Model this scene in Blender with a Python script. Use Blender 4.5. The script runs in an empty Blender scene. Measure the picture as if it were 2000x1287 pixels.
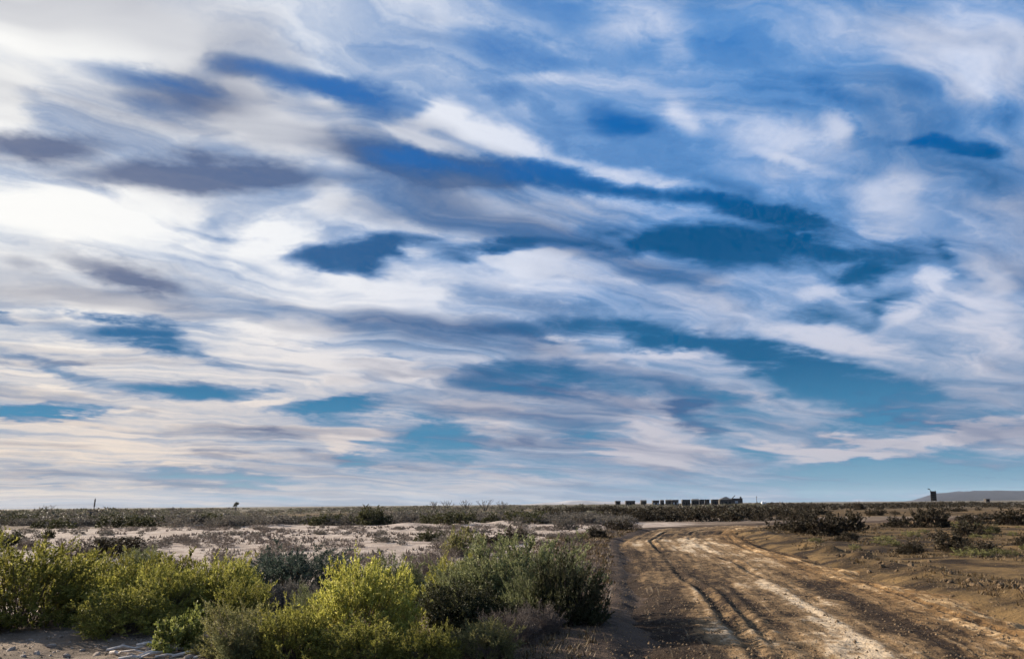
import bpy, math, random
import numpy as np
from mathutils import Matrix, Vector

SC = bpy.context.scene
COL = SC.collection
rad = math.radians

# ------------------------------------------------------------------ camera
EYE = 1.70
PITCH, ROLL = rad(11.6), rad(0.5)
F_PX = 1664.0                       # focal length in units of a 2000 px wide frame
CAM = Vector((0.0, 0.0, EYE))
_F = Vector((0, math.cos(PITCH), math.sin(PITCH)))
_U0 = Vector((0, -math.sin(PITCH), math.cos(PITCH)))
_R0 = Vector((1, 0, 0))
_R = _R0 * math.cos(ROLL) - _U0 * math.sin(ROLL)
_U = _U0 * math.cos(ROLL) + _R0 * math.sin(ROLL)
cam_data = bpy.data.cameras.new('camera')
cam_data.sensor_width = 36.0
cam_data.lens = 36.0 * F_PX / 2000.0
cam_data.clip_start = 0.1
cam_data.clip_end = 60000.0
cam = bpy.data.objects.new('camera', cam_data)
m = Matrix.Identity(4)
for i in range(3):
    m[i][0] = _R[i]; m[i][1] = _U[i]; m[i][2] = -_F[i]; m[i][3] = CAM[i]
cam.matrix_world = m
COL.objects.link(cam)
SC.camera = cam

def ray(px, py):
    v = _F * F_PX + _R * (px - 1000.0) + _U * (643.5 - py)
    return v.normalized()

def on_ground(px, py):
    v = ray(px, py)
    t = EYE / max(-v.z, 1e-4)
    return v.x * t, v.y * t

def pix_at(px, Y):
    """x position at forward distance Y for image column px (near the horizon row)"""
    v = ray(px, 985)
    return v.x / v.y * Y

# ------------------------------------------------------------------ sun
SUN_EL, SUN_AZ = rad(18.5), rad(-60.0)         # azimuth measured from +Y towards +X
sun_dir = Vector((math.sin(SUN_AZ) * math.cos(SUN_EL), math.cos(SUN_AZ) * math.cos(SUN_EL), math.sin(SUN_EL)))
sd = bpy.data.lights.new('sun', 'SUN')
sd.energy = 5.0
sd.angle = rad(0.6)
sd.color = (1.0, 0.87, 0.70)
so = bpy.data.objects.new('sun', sd)
so.rotation_euler = sun_dir.to_track_quat('Z', 'Y').to_euler()
so.location = (-50, 50, 60)
COL.objects.link(so)

# ------------------------------------------------------------------ exposure
SC.view_settings.view_transform = 'Standard'
SC.view_settings.look = 'None'
SC.view_settings.exposure = 1.3
SC.view_settings.gamma = 1.0
SC.view_settings.use_curve_mapping = False

# ------------------------------------------------------------------ node helpers
class NT:
    def __init__(s, tree):
        s.t = tree; s.n = tree.nodes; s.l = tree.links
    def new(s, kind, **kw):
        nd = s.n.new(kind)
        for k, v in kw.items():
            setattr(nd, k, v)
        return nd
    def put(s, sock, v):
        if isinstance(v, bpy.types.NodeSocket):
            s.l.new(v, sock)
        elif v is not None:
            sock.default_value = v
    def math(s, op, a, b=None, c=None, clamp=False):
        nd = s.new('ShaderNodeMath', operation=op, use_clamp=clamp)
        s.put(nd.inputs[0], a)
        if b is not None: s.put(nd.inputs[1], b)
        if c is not None: s.put(nd.inputs[2], c)
        return nd.outputs[0]
    def vmath(s, op, a, b=None, c=None, scale=None, out=0):
        nd = s.new('ShaderNodeVectorMath', operation=op)
        s.put(nd.inputs[0], a)
        if b is not None: s.put(nd.inputs[1], b)
        if c is not None: s.put(nd.inputs[2], c)
        if scale is not None: s.put(nd.inputs['Scale'], scale)
        return nd.outputs['Value'] if op in ('DOT_PRODUCT', 'LENGTH', 'DISTANCE') else nd.outputs[0]
    def noise(s, vec, scale, detail=4.0, rough=0.5, dist=0.0, dims='3D', color=False, w=None):
        nd = s.new('ShaderNodeTexNoise', noise_dimensions=dims)
        if vec is not None: s.put(nd.inputs['Vector'], vec)
        s.put(nd.inputs['Scale'], scale); s.put(nd.inputs['Detail'], detail)
        s.put(nd.inputs['Roughness'], rough); s.put(nd.inputs['Distortion'], dist)
        if w is not None: s.put(nd.inputs['W'], w)
        return nd.outputs['Color'] if color else nd.outputs[0]
    def mapping(s, vec, loc=(0, 0, 0), rot=(0, 0, 0), scale=(1, 1, 1), kind='POINT'):
        nd = s.new('ShaderNodeMapping', vector_type=kind)
        s.put(nd.inputs[0], vec)
        nd.inputs['Location'].default_value = loc
        nd.inputs['Rotation'].default_value = rot
        nd.inputs['Scale'].default_value = scale
        return nd.outputs[0]
    def maprange(s, v, a, b, c=0.0, d=1.0, kind='SMOOTHSTEP'):
        nd = s.new('ShaderNodeMapRange', interpolation_type=kind)
        s.put(nd.inputs[0], v)
        for i, q in enumerate((a, b, c, d)):
            s.put(nd.inputs[i + 1], q)
        return nd.outputs[0]
    def mix(s, fac, a, b, blend='MIX'):
        nd = s.new('ShaderNodeMix', data_type='RGBA', blend_type=blend)
        s.put(nd.inputs[0], fac)
        def c4(v): return v if isinstance(v, bpy.types.NodeSocket) else (v[0], v[1], v[2], 1.0)
        s.put(nd.inputs[6], c4(a)); s.put(nd.inputs[7], c4(b))
        return nd.outputs[2]
    def xyz(s, v):
        nd = s.new('ShaderNodeSeparateXYZ'); s.put(nd.inputs[0], v)
        return nd.outputs[0], nd.outputs[1], nd.outputs[2]
    def comb(s, x, y, z):
        nd = s.new('ShaderNodeCombineXYZ')
        s.put(nd.inputs[0], x); s.put(nd.inputs[1], y); s.put(nd.inputs[2], z)
        return nd.outputs[0]

def srgb(r, g, b):
    f = lambda c: (c / 255.0) / 12.92 if c <= 10 else ((c / 255.0 + 0.055) / 1.055) ** 2.4
    return (f(r), f(g), f(b))

# ------------------------------------------------------------------ world: clear sky + high streaked clouds
world = bpy.data.worlds.new('World')
SC.world = world
world.use_nodes = True
world.cycles.sampling_method = 'MANUAL'
world.cycles.sample_map_resolution = 512
SC.cycles.use_adaptive_sampling = True
SC.cycles.adaptive_threshold = 0.012
SC.cycles.adaptive_min_samples = 12
W = NT(world.node_tree)
W.n.clear()
SKY_STRENGTH = 0.10
geo = W.new('ShaderNodeTexCoord')
dvec = W.vmath('NORMALIZE', geo.outputs['Generated'])
dx, dy, dz = W.xyz(dvec)
az = W.math('ARCTAN2', dx, dy)
el = W.math('ARCSINE', dz)
uv = W.comb(az, el, 1.0)
# position on the cloud layer (a flat deck high above the plain)
zz = W.math('ADD', W.math('MAXIMUM', dz, 0.0), 0.13)
deck = W.comb(W.math('DIVIDE', dx, zz), W.math('DIVIDE', dy, zz), 0.0)

def azel(px, py):
    v = ray(px, py)
    return math.atan2(v.x, v.y), math.asin(v.z)

# domain warp that frays every cloud edge along the wind
FLOW = 0.55
wc = W.vmath('SUBTRACT', W.noise(deck, 1.2, 3.0, 0.5, color=True, dims='2D'), (0.5, 0.5, 0.5))
flow = W.mapping(deck, rot=(0, 0, FLOW), scale=(1.7, 0.42, 1), kind='TEXTURE')
flow = W.vmath('MULTIPLY_ADD', wc, (1.0, 1.5, 0.0), flow)
nf = W.math('SUBTRACT', W.noise(flow, 1.5, 4.0, 0.5, dims='2D'), 0.5)
nf2 = W.vmath('SUBTRACT', W.noise(deck, 3.4, 7.0, 0.64, color=True, dims='2D'), (0.5, 0.5, 0.5))
uvw = W.vmath('MULTIPLY_ADD', wc, (0.06, 0.026, 0.0), uv)
uvw = W.vmath('MULTIPLY_ADD', W.comb(nf, nf, 0.0), (0.10, -0.030, 0.0), uvw)
uvw = W.vmath('MULTIPLY_ADD', nf2, (0.060, 0.034, 0.0), uvw)

_u, _v, _ = W.xyz(uvw)
uuu = W.comb(_u, _u, _u)
vvv = W.comb(_v, _v, _v)

def ellipses(lst):
    """soft elliptical banks of cloud (or gaps), each placed by its direction in the sky"""
    co = []
    for (x0, y0, x1, y1, wd, amp) in lst:
        xm, ym = (x0 + x1) / 2, (y0 + y1) / 2
        a0, e0 = azel(x0, y0); a1, e1 = azel(x1, y1); ac, ec = azel(xm, ym)
        ang = math.atan2(e1 - e0, a1 - a0)
        hl = max(math.hypot(a1 - a0, e1 - e0) / 2, 0.012) * 1.25
        nx, ny = -(y1 - y0), (x1 - x0)
        ln = max(math.hypot(nx, ny), 1e-3)
        b0 = azel(xm + nx / ln * wd, ym + ny / ln * wd)
        hw = math.hypot(b0[0] - ac, b0[1] - ec) * (1.30 if amp < 0 else 1.5)
        c, sn = math.cos(ang), math.sin(ang)
        ex = math.hypot(hl * c, hw * sn); ey = math.hypot(hl * sn, hw * c)
        co.append(((ac - ex, ac + ex, ec - ey, ec + ey),
                   (c / hl, sn / hl, -(c * ac + sn * ec) / hl, -sn / hw, c / hw, -(-sn * ac + c * ec) / hw, amp * 1.05)))
    return co

def bank_group(name, co_d, co_s):
    """node group: summed cloud density and cloud shade of the banks that reach into one patch of sky"""
    g = bpy.data.node_groups.new(name, 'ShaderNodeTree')
    for nm in ('u', 'v'):
        g.interface.new_socket(nm, in_out='INPUT', socket_type='NodeSocketVector')
    for nm in ('density', 'shade'):
        g.interface.new_socket(nm, in_out='OUTPUT', socket_type='NodeSocketFloat')
    G = NT(g)
    gi = G.new('NodeGroupInput'); go = G.new('NodeGroupOutput')
    ones = G.comb(1.0, 1.0, 1.0); zero = G.comb(0.0, 0.0, 0.0)
    for out_i, co in enumerate((co_d, co_s)):
        co = [c for _, c in co]
        while len(co) % 3:
            co.append((1, 0, 99, 0, 1, 99, 0))
        acc = None
        for i in range(0, len(co), 3):
            q = list(zip(*co[i:i + 3]))
            X = G.vmath('MULTIPLY_ADD', gi.outputs[0], q[0], G.vmath('MULTIPLY_ADD', gi.outputs[1], q[1], q[2]))
            Y = G.vmath('MULTIPLY_ADD', gi.outputs[0], q[3], G.vmath('MULTIPLY_ADD', gi.outputs[1], q[4], q[5]))
            r2 = G.vmath('MULTIPLY_ADD', X, X, G.vmath('MULTIPLY', Y, Y))
            h = G.vmath('MAXIMUM', G.vmath('SUBTRACT', ones, r2), zero)
            d = G.vmath('DOT_PRODUCT', G.vmath('MULTIPLY', h, h), q[6])
            acc = d if acc is None else G.math('ADD', acc, d)
        if acc is not None:
            g.links.new(acc, go.inputs[out_i])
    return g

CLEAR = [
 (480,135,700,185,34,-.9),(620,165,850,218,38,-1.0),(370,115,560,140,28,-.5),(120,122,460,205,26,-1.0),(210,185,330,235,20,-.45),(250,225,480,225,32,-.45),
 (650,285,980,325,28,-.95),(900,315,1250,385,24,-1.1),(1150,370,1500,432,20,-1.0),(1400,410,1650,460,20,-.9),(720,220,820,260,25,-.4),(1300,395,1620,440,22,-.7),
 (890,70,1100,130,42,-.8),(925,172,1005,178,22,-.6),(1110,215,1260,245,34,-.75),(1000,130,1150,140,20,-.3),
 (1720,125,1840,165,30,-.6),(1745,262,1880,285,20,-.9),(1840,280,1985,292,18,-.9),(1700,262,1800,268,10,-.4),(1880,190,2020,230,45,-.35),(1360,40,1520,110,45,-.30),(1330,170,1680,195,34,-.32),
 (1540,150,1700,200,34,-.4),(1300,345,1500,400,26,-.25),(1850,330,2020,360,40,-.3),
 (565,522,770,512,36,-1.7),(660,490,900,466,24,-1.3),(860,492,1090,462,20,-1.2),(900,365,1150,400,16,-.3),
 (1080,462,1400,468,30,-1.0),(1230,476,1600,486,38,-1.35),(1500,470,1680,500,26,-.7),(1250,505,1480,512,20,-.5),(1560,520,1840,500,42,-.75),(1480,605,1660,610,34,-1.0),(1640,520,1710,570,30,-.8),
 (1660,615,1800,572,26,-.85),(1590,645,1740,630,20,-.5),(1800,490,1850,492,12,-.5),(1830,540,1960,545,14,-.4),
 (860,640,1180,630,30,-.75),(1150,630,1420,680,30,-1.3),(1350,665,1640,735,36,-1.4),(870,735,1160,742,34,-1.2),(1050,728,1420,775,28,-.8),
 (1450,735,1760,775,56,-1.2),(1600,760,1900,790,46,-1.2),(1500,800,1850,812,14,-.5),(1330,760,1530,830,34,-.7),(1290,790,1430,845,22,-.7),(1380,870,1500,900,24,-.4),
 (80,632,420,675,28,-1.5),(320,668,440,705,14,-.4),(-20,626,40,628,8,-.7),(200,750,470,757,26,-1.6),(0,710,260,742,16,-.55),(400,742,570,752,10,-.5),
 (-40,806,260,810,16,-1.4),(150,812,300,818,7,-.5),(540,798,790,790,22,-1.5),(570,825,720,822,12,-.6),(750,826,970,866,26,-1.3),(700,880,950,892,26,-.8),
 (630,902,770,908,12,-.7),(220,918,560,940,28,-.75),(400,930,560,958,22,-.6),(1090,850,1230,846,14,-.55),(1120,872,1220,868,12,-.4),
 (1400,935,2200,945,60,-1.7),(1000,950,1500,960,20,-.5),(1500,838,1860,850,26,-.55),(1850,820,2020,795,22,-.6),(960,905,1150,925,18,-.3),(20,880,140,884,8,-.3),(30,935,150,940,10,-.35),
 (640,635,760,640,12,-.3),(700,690,840,700,10,-.35),(330,470,470,430,16,-.3),(560,560,720,580,18,-.3),
]
CLOUD = [
 (-60,60,420,80,80,.7),(1350,20,1800,90,70,.4),(800,380,1300,420,30,.4),(1300,300,1620,380,40,.35),(1850,420,2050,420,60,.4),(-80,190,110,205,60,1.0),(300,100,400,125,30,.6),(400,235,700,298,44,.75),(470,265,650,290,34,.5),(430,165,520,200,20,.5),
 (820,208,905,235,32,1.0),(860,222,1100,322,26,.95),(1050,312,1350,372,14,.6),(740,225,1000,335,18,.5),(640,250,710,330,30,.4),
 (-60,400,450,420,58,.85),(430,495,660,470,34,.9),(600,370,720,400,40,.45),(340,445,420,455,40,.3),
 (500,565,900,570,55,.55),(740,575,900,520,36,.55),(860,522,1220,530,42,.55),(1040,470,1110,500,14,.4),
 (-20,580,360,605,30,.6),(450,650,700,650,30,.8),(740,722,860,718,24,.75),(1000,666,1120,676,17,.6),(1000,692,1500,692,13,.6),(600,700,740,690,16,.5),
 (1270,205,1350,255,36,.65),(1290,230,1660,300,40,.65),(1420,292,1650,345,11,.4),(1590,218,1650,275,28,.6),(1640,400,1820,400,80,.45),
 (1690,70,2050,120,95,.75),(1090,25,1320,55,55,.65),(1230,75,1330,130,30,.4),(960,150,1100,160,12,.3),(1840,600,2040,700,80,.4),
 (1530,578,1665,556,18,.45),(1780,505,1840,580,20,.5),(1830,570,1680,650,24,.65),(1500,640,1760,690,30,.65),(1840,570,2030,515,50,.55),
 (1260,555,1490,605,34,.55),(1180,862,1400,838,42,.85),(1160,885,1390,893,24,.7),(1130,792,1310,778,14,.45),
 (1470,888,1760,866,22,1.3),(1690,862,2060,826,24,1.3),(1590,896,1720,893,6,.5),(-40,860,600,890,40,.35),(660,865,760,858,28,.75),(560,720,700,735,16,.4),
 (0,755,230,775,12,.5),(400,775,560,785,12,.4),(820,790,1100,805,10,.45),(880,815,1050,825,10,.4),(0,680,300,695,12,.4),(1420,755,1520,790,9,.4),
 (700,940,1300,945,24,.5),(1540,465,1590,462,6,.4),(1040,505,1340,428,14,.5),(1350,500,1560,470,12,.35),(900,470,1010,500,12,.4),(640,505,720,535,14,.4),(560,160,700,230,16,.4),(1560,540,1680,500,14,.3),
]
SHADE = [
 (-60,278,230,282,26,1.0),(100,335,720,346,30,1.2),(100,490,370,588,26,1.0),(650,290,1250,385,24,.7),(1150,372,1600,450,18,.6),(150,190,560,230,60,.55),(370,120,560,150,24,.4),(680,300,1050,345,30,.6),
 (700,640,1200,632,30,.55),(1180,640,1650,735,34,.6),(880,735,1200,745,34,.5),(560,740,900,700,16,.35),(1300,800,1430,850,22,.7),(1600,760,1860,790,50,.5),
 (450,850,640,862,9,.4),(280,868,560,892,12,.45),(760,850,1200,880,20,.35),(860,560,1200,600,24,.3),(400,690,620,660,10,.35),(460,695,560,715,7,.4),
 (220,810,430,822,8,.45),(0,515,100,530,14,.35),(230,925,560,930,30,.3),(700,20,1000,60,40,.3),(1350,420,1600,450,20,.4),(0,720,560,745,10,.35),
]
n_big = W.noise(flow, 0.75, 5.0, 0.55, dims='2D')
n_fine = W.noise(W.vmath('MULTIPLY_ADD', nf2, (0.5, 0.8, 0.0), W.vmath('MULTIPLY_ADD', flow, (0.8, 1.7, 1.0), (7.3, 2.1, 0.0))), 1.7, 9.0, 0.62, dims='2D')
n_sh = W.noise(W.vmath('ADD', flow, (31.0, 17.0, 0.0)), 1.0, 3.5, 0.5, dims='2D')
cs = W.vmath('DOT_PRODUCT', dvec, tuple(sun_dir))
fwd = W.maprange(cs, 0.36, 0.96)
dens = W.math('MULTIPLY_ADD', W.math('SUBTRACT', n_big, 0.5), 1.25, W.math('MULTIPLY_ADD', fwd, 0.18, 0.86))
dens = W.math('MULTIPLY_ADD', W.math('SUBTRACT', n_fine, 0.5), 1.5, dens)
n_silk = W.noise(W.vmath('MULTIPLY_ADD', nf2, (0.0, 0.5, 0.0), W.vmath('MULTIPLY', flow, (0.7, 3.6, 1.0))), 1.3, 4.0, 0.5, dims='2D')
dens = W.math('MULTIPLY_ADD', W.math('SUBTRACT', n_silk, 0.5), 0.45, dens)
shade0 = W.math('MULTIPLY', W.math('SUBTRACT', n_sh, 0.46), 2.6)

# clear air
nsky = W.new('ShaderNodeTexSky', sky_type='NISHITA')
nsky.sun_disc = False
nsky.sun_elevation = SUN_EL
nsky.sun_rotation = SUN_AZ
nsky.altitude = 10.0
nsky.air_density = 1.0
nsky.dust_density = 0.3
nsky.ozone_density = 3.0
hs = W.new('ShaderNodeHueSaturation')
hs.inputs['Saturation'].default_value = 1.25
hs.inputs['Value'].default_value = 0.8
W.l.new(nsky.outputs[0], hs.inputs['Color'])
k = 1.0 / SKY_STRENGTH
def kc(r, g, b, s=1.0):
    c = srgb(r, g, b); s = s / 2 ** SC.view_settings.exposure; return (c[0] * k * s, c[1] * k * s, c[2] * k * s)
air = kc(112, 160, 190)
for e0, e1, c in ((.0, .08, (62, 130, 174)), (.08, .17, (14, 92, 142)), (.17, .30, (0, 80, 134)), (.30, .42, (4, 100, 180)), (.42, .55, (26, 122, 214))):
    air = W.mix(W.maprange(el, e0, e1), air, kc(*c))
clear = W.mix(0.10, air, W.mix(1.0, hs.outputs[0], tuple(c_ / 2 ** SC.view_settings.exposure for c_ in (0.45, 1.0, 1.05)), 'MULTIPLY'))

clear = W.mix(W.math('MULTIPLY', W.math('MULTIPLY', fwd, W.maprange(el, .1, .3)), .55), clear, kc(84, 116, 164))      # brighter air around the sun
# light scattered by the clouds: strong and white towards the sun, weaker and bluer away from it
lit = W.mix(fwd, kc(208, 217, 238), kc(255, 254, 251))
lit = W.mix(W.math('MULTIPLY', W.maprange(el, 0.30, 0.02), 0.9), lit, W.mix(fwd, kc(192, 188, 196), kc(242, 222, 200)))
thin = W.mix(fwd, kc(104, 152, 208), kc(160, 178, 206))
thin = W.mix(W.math('MULTIPLY', W.maprange(el, 0.34, 0.05), 0.9), thin, kc(146, 164, 188))
dark = W.mix(fwd, kc(34, 84, 136), kc(84, 98, 134))
rim = W.mix(W.maprange(el, 0.34, 0.05), W.mix(fwd, kc(30, 108, 168), kc(88, 124, 170)), kc(66, 124, 164))
hz = W.math('MULTIPLY', W.maprange(el, 0.07, -0.01), 0.34)
hzcol = W.mix(fwd, kc(138, 172, 196), kc(204, 196, 188))

veil = W.math('MULTIPLY', W.maprange(W.math('ADD', W.math('MULTIPLY', n_fine, .6), W.math('MULTIPLY', n_sh, .4)), .48, .78), .18)
def sky_shader(dn, sh):
    alpha = W.math('MAXIMUM', W.maprange(dn, -0.65, 0.95), veil)
    thick = W.maprange(dn, 0.50, 1.60)
    sh = W.math('MINIMUM', W.math('MAXIMUM', sh, 0.0), 1.0)
    cloud = W.mix(thick, W.mix(W.maprange(dn, -0.45, 0.75), rim, thin), lit)
    cloud = W.mix(W.math('MULTIPLY', sh, 0.85), cloud, dark)
    col = W.mix(hz, W.mix(alpha, clear, cloud), hzcol)      # thick, pale air low on the horizon
    bg = W.new('ShaderNodeBackground')
    bg.inputs['Strength'].default_value = SKY_STRENGTH
    W.l.new(col, bg.inputs['Color'])
    return bg.outputs[0]

# the banks only matter near where they lie, so the sky is evaluated patch by patch (same formula in all of them)
banks = ellipses(CLEAR + CLOUD)
shades = ellipses(SHADE)
out = sky_shader(dens, shade0)
AZS = [-0.85, -0.42, -0.22, 0.0, 0.22, 0.42, 0.85]
ELS = [-0.02, 0.17, 0.32, 0.75]
rag = W.maprange(W.noise(W.vmath('MULTIPLY_ADD', wc, (.8, .8, 0), deck), 2.4, 5.0, 0.6, dims='2D'), .30, .70, .50, 1.50, 'LINEAR')
def inside(v, lo, hi):
    return W.math('MULTIPLY', W.math('GREATER_THAN', v, lo), W.math('LESS_THAN', v, hi))
in_u = [inside(_u, AZS[i], AZS[i + 1]) for i in range(len(AZS) - 1)]
in_v = [inside(_v, ELS[i], ELS[i + 1]) for i in range(len(ELS) - 1)]
for i in range(len(AZS) - 1):
    for j in range(len(ELS) - 1):
        hit = lambda L: [c for c in L if c[0][1] > AZS[i] and c[0][0] < AZS[i + 1] and c[0][3] > ELS[j] and c[0][2] < ELS[j + 1]]
        gn = W.new('ShaderNodeGroup')
        gn.node_tree = bank_group('cloud_banks', hit(banks), hit(shades))
        W.l.new(uuu, gn.inputs[0]); W.l.new(vvv, gn.inputs[1])
        sh_ = sky_shader(W.math('MULTIPLY_ADD', gn.outputs[0], rag, dens), W.math('ADD', shade0, gn.outputs[1]))
        mx = W.new('ShaderNodeMixShader')
        W.l.new(W.math('MULTIPLY', in_u[i], in_v[j]), mx.inputs[0])
        W.l.new(out, mx.inputs[1]); W.l.new(sh_, mx.inputs[2])
        out = mx.outputs[0]
wo = W.new('ShaderNodeOutputWorld')
W.l.new(out, wo.inputs['Surface'])

# ================================================================== terrain functions
RNG = np.random.default_rng(11)
_TAB = np.random.default_rng(5).random((512, 512))

def vnoise(x, y, seed=0):
    x = np.asarray(x, float) + seed * 37.17; y = np.asarray(y, float) + seed * 91.73
    xi = np.floor(x).astype(int); yi = np.floor(y).astype(int)
    fx = x - xi; fy = y - yi
    fx = fx * fx * (3 - 2 * fx); fy = fy * fy * (3 - 2 * fy)
    a = _TAB[xi % 512, yi % 512]; b = _TAB[(xi + 1) % 512, yi % 512]
    c = _TAB[xi % 512, (yi + 1) % 512]; d = _TAB[(xi + 1) % 512, (yi + 1) % 512]
    return (a * (1 - fx) + b * fx) * (1 - fy) + (c * (1 - fx) + d * fx) * fy - 0.5

def fbm(x, y, oct=4, seed=0, gain=0.5):
    v = 0; a = 1.0; f = 1.0
    for o in range(oct):
        v = v + a * vnoise(np.asarray(x) * f, np.asarray(y) * f, seed + o)
        a *= gain; f *= 2.03
    return v

def sstep(x, a, b):
    t = np.clip((np.asarray(x, float) - a) / (b - a), 0, 1)
    return t * t * (3 - 2 * t)

# the track: x of its centre line as a function of forward distance y
_ky = np.array([-30, -10, 0, 6, 10, 16, 25, 38, 48, 56, 64, 70, 76, 82, 88, 94, 100], float)
_kx = np.array([.5, 2.2, 3.0, 3.6, 4.2, 5.0, 6.1, 7.4, 9.4, 12.2, 17.0, 23.0, 33.0, 49.0, 72.0, 104.0, 145.0])
_dy = np.linspace(-30, 100, 1301)
_dxx = np.interp(_dy, _ky, _kx)
_ker = np.hanning(81); _ker /= _ker.sum()
_dxx = np.convolve(np.pad(_dxx, 40, mode='reflect', reflect_type='odd'), _ker, 'valid')
_dsl = np.gradient(_dxx, _dy)
HALF = 3.1
def road_t(x, y):
    c = np.interp(y, _dy, _dxx); sl = np.interp(y, _dy, _dsl)
    t = (x - c) / np.sqrt(1 + sl * sl)
    return np.where(np.asarray(y) > 99.5, 999.0, t)

MOUNDS = []
_mr = np.random.default_rng(77)
for _ in range(46):
    Y = _mr.uniform(72, 135); a = _mr.uniform(-0.62, 0.12)
    MOUNDS.append((math.tan(a) * Y, Y, _mr.uniform(1.2, 2.6), _mr.uniform(.10, .28)))

def base_h(x, y):
    x = np.asarray(x, float); y = np.asarray(y, float)
    r = np.hypot(x, y)
    fade = 1 - sstep(r, 350, 900)
    h = 0.22 * fbm(x / 17, y / 17, 3, 1) * fade * sstep(r, 6, 40) + 0.07 * fbm(x / 3.1, y / 3.1, 3, 4) * fade
    return h

def ground_h(x, y):
    x = np.asarray(x, float); y = np.asarray(y, float)
    r = np.hypot(x, y)
    h = base_h(x, y)
    near = 1 - sstep(r, 45, 120)
    h = h + near * (0.030 * fbm(x / .55, y / .55, 3, 9) + 0.016 * fbm(x / .14, y / .14, 2, 15) * (1 - sstep(r, 20, 40)))
    for (mx, my, mr, mh) in MOUNDS:
        h = h + mh * np.exp(-((x - mx) ** 2 + (y - my) ** 2) / (2 * (mr * .6) ** 2))
    t = road_t(x, y)
    # raised, broken shoulder on the far side of the track and a lower one on the near side
    h = h + 0.20 * np.exp(-((t - 4.0) / .42) ** 2) * (0.55 + 1.5 * vnoise(x / 1.1, y / 1.1, 21)) * sstep(y, 8, 13) * (1 - sstep(y, 34, 60))
    h = h + 0.07 * np.exp(-((t + 3.7) / .4) ** 2) * (0.6 + vnoise(x / 1.3, y / 1.3, 23)) * (1 - sstep(y, 40, 80))
    return h - 0.13 * (1 - sstep(np.abs(t), HALF - .45, HALF + .1))

RUTS = [(-2.2, .014, .12), (-1.45, .040, .09), (-1.2, .016, .07), (-.75, .012, .10), (.25, .036, .10), (.5, .016, .06), (.95, .012, .10), (1.75, .020, .10), (2.05, .014, .07), (2.5, .014, .1)]
def road_h(x, y, s, t):
    h = base_h(x, y) - 0.035
    for i, (rt, dp, wd) in enumerate(RUTS):
        tc = rt + .22 * vnoise(s / 7.0, i * 5.3, 31) + .07 * vnoise(s / 1.8, i * 3.1, 32)
        q = (t - tc) / wd
        am = dp * np.clip(.7 + 1.9 * vnoise(s / 4.0, i * 9.1, 33), .05, 1.5)
        h = h - am * np.exp(-q * q) + am * .45 * np.exp(-((np.abs(q) - 1.9) / .8) ** 2)
    h = h + .016 * fbm(t / .22, s / 2.2, 3, 41) + .026 * fbm(x / .22, y / .22, 4, 45, .62) + .035 * fbm(x / 1.7, y / 1.7, 2, 47)
    return h

def ground_z(x, y):
    """height of whatever surface is on top here (for standing things on it)"""
    t = float(road_t(x, y))
    g = float(ground_h(x, y))
    if abs(t) < HALF - .3:
        return max(g, float(base_h(x, y)) - 0.03)
    return g

# ------------------------------------------------------------------ mesh helpers
def mesh_from(name, V, faces_idx, loops_per, mats=(), smooth=False, matidx=None):
    me = bpy.data.meshes.new(name)
    V = np.asarray(V, np.float32); Fi = np.asarray(faces_idx, np.int32)
    n = len(Fi)
    me.vertices.add(len(V)); me.vertices.foreach_set('co', V.ravel())
    me.loops.add(n * loops_per); me.loops.foreach_set('vertex_index', Fi.ravel())
    me.polygons.add(n)
    me.polygons.foreach_set('loop_start', np.arange(n, dtype=np.int32) * loops_per)
    if smooth: me.polygons.foreach_set('use_smooth', np.ones(n, bool))
    if matidx is not None: me.polygons.foreach_set('material_index', np.asarray(matidx, np.int32))
    for mt in mats: me.materials.append(mt)
    me.update(calc_edges=True)
    me.validate()
    return me

def link(name, data, parent=None, loc=None, rot=None, scale=None, **props):
    o = bpy.data.objects.new(name, data)
    COL.objects.link(o)
    if parent is not None: o.parent = parent
    if loc is not None: o.location = loc
    if rot is not None: o.rotation_euler = rot
    if scale is not None: o.scale = scale
    for k_, v_ in props.items():
        if v_ is not None: o[k_] = v_
    return o

class Soup:
    """collects boxes, tubes and prisms (quads and triangles) for one small part"""
    def __init__(s): s.v = []; s.f = []
    def box(s, x0, x1, y0, y1, z0, z1):
        b = len(s.v)
        s.v += [(x, y, z) for z in (z0, z1) for y in (y0, y1) for x in (x0, x1)]
        s.f += [tuple(b + i for i in q) for q in ((0, 2, 3, 1), (4, 5, 7, 6), (0, 1, 5, 4), (2, 6, 7, 3), (0, 4, 6, 2), (1, 3, 7, 5))]
        return s
    def tube(s, pts, radii, n=5):
        b = len(s.v)
        pts = [Vector(p) for p in pts]
        for i, p in enumerate(pts):
            d = (pts[min(i + 1, len(pts) - 1)] - pts[max(i - 1, 0)]).normalized()
            a = d.cross(Vector((0.31, 0.95, 0.05))).normalized(); c = d.cross(a)
            for j in range(n):
                an = 2 * math.pi * j / n
                s.v.append(tuple(p + (a * math.cos(an) + c * math.sin(an)) * radii[i]))
        for i in range(len(pts) - 1):
            for j in range(n):
                s.f.append((b + i * n + j, b + i * n + (j + 1) % n, b + (i + 1) * n + (j + 1) % n, b + (i + 1) * n + j))
        s.f.append(tuple(b + j for j in reversed(range(n))))
        s.f.append(tuple(b + (len(pts) - 1) * n + j for j in range(n)))
        return s
    def poly(s, verts, faces):
        b = len(s.v); s.v += [tuple(v) for v in verts]; s.f += [tuple(b + i for i in f) for f in faces]
        return s
    def mesh(s, name, mat, smooth=False):
        me = bpy.data.meshes.new(name); me.from_pydata(s.v, [], s.f); me.materials.append(mat)
        if smooth: me.polygons.foreach_set('use_smooth', np.ones(len(s.f), bool))
        me.update(); return me

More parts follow.
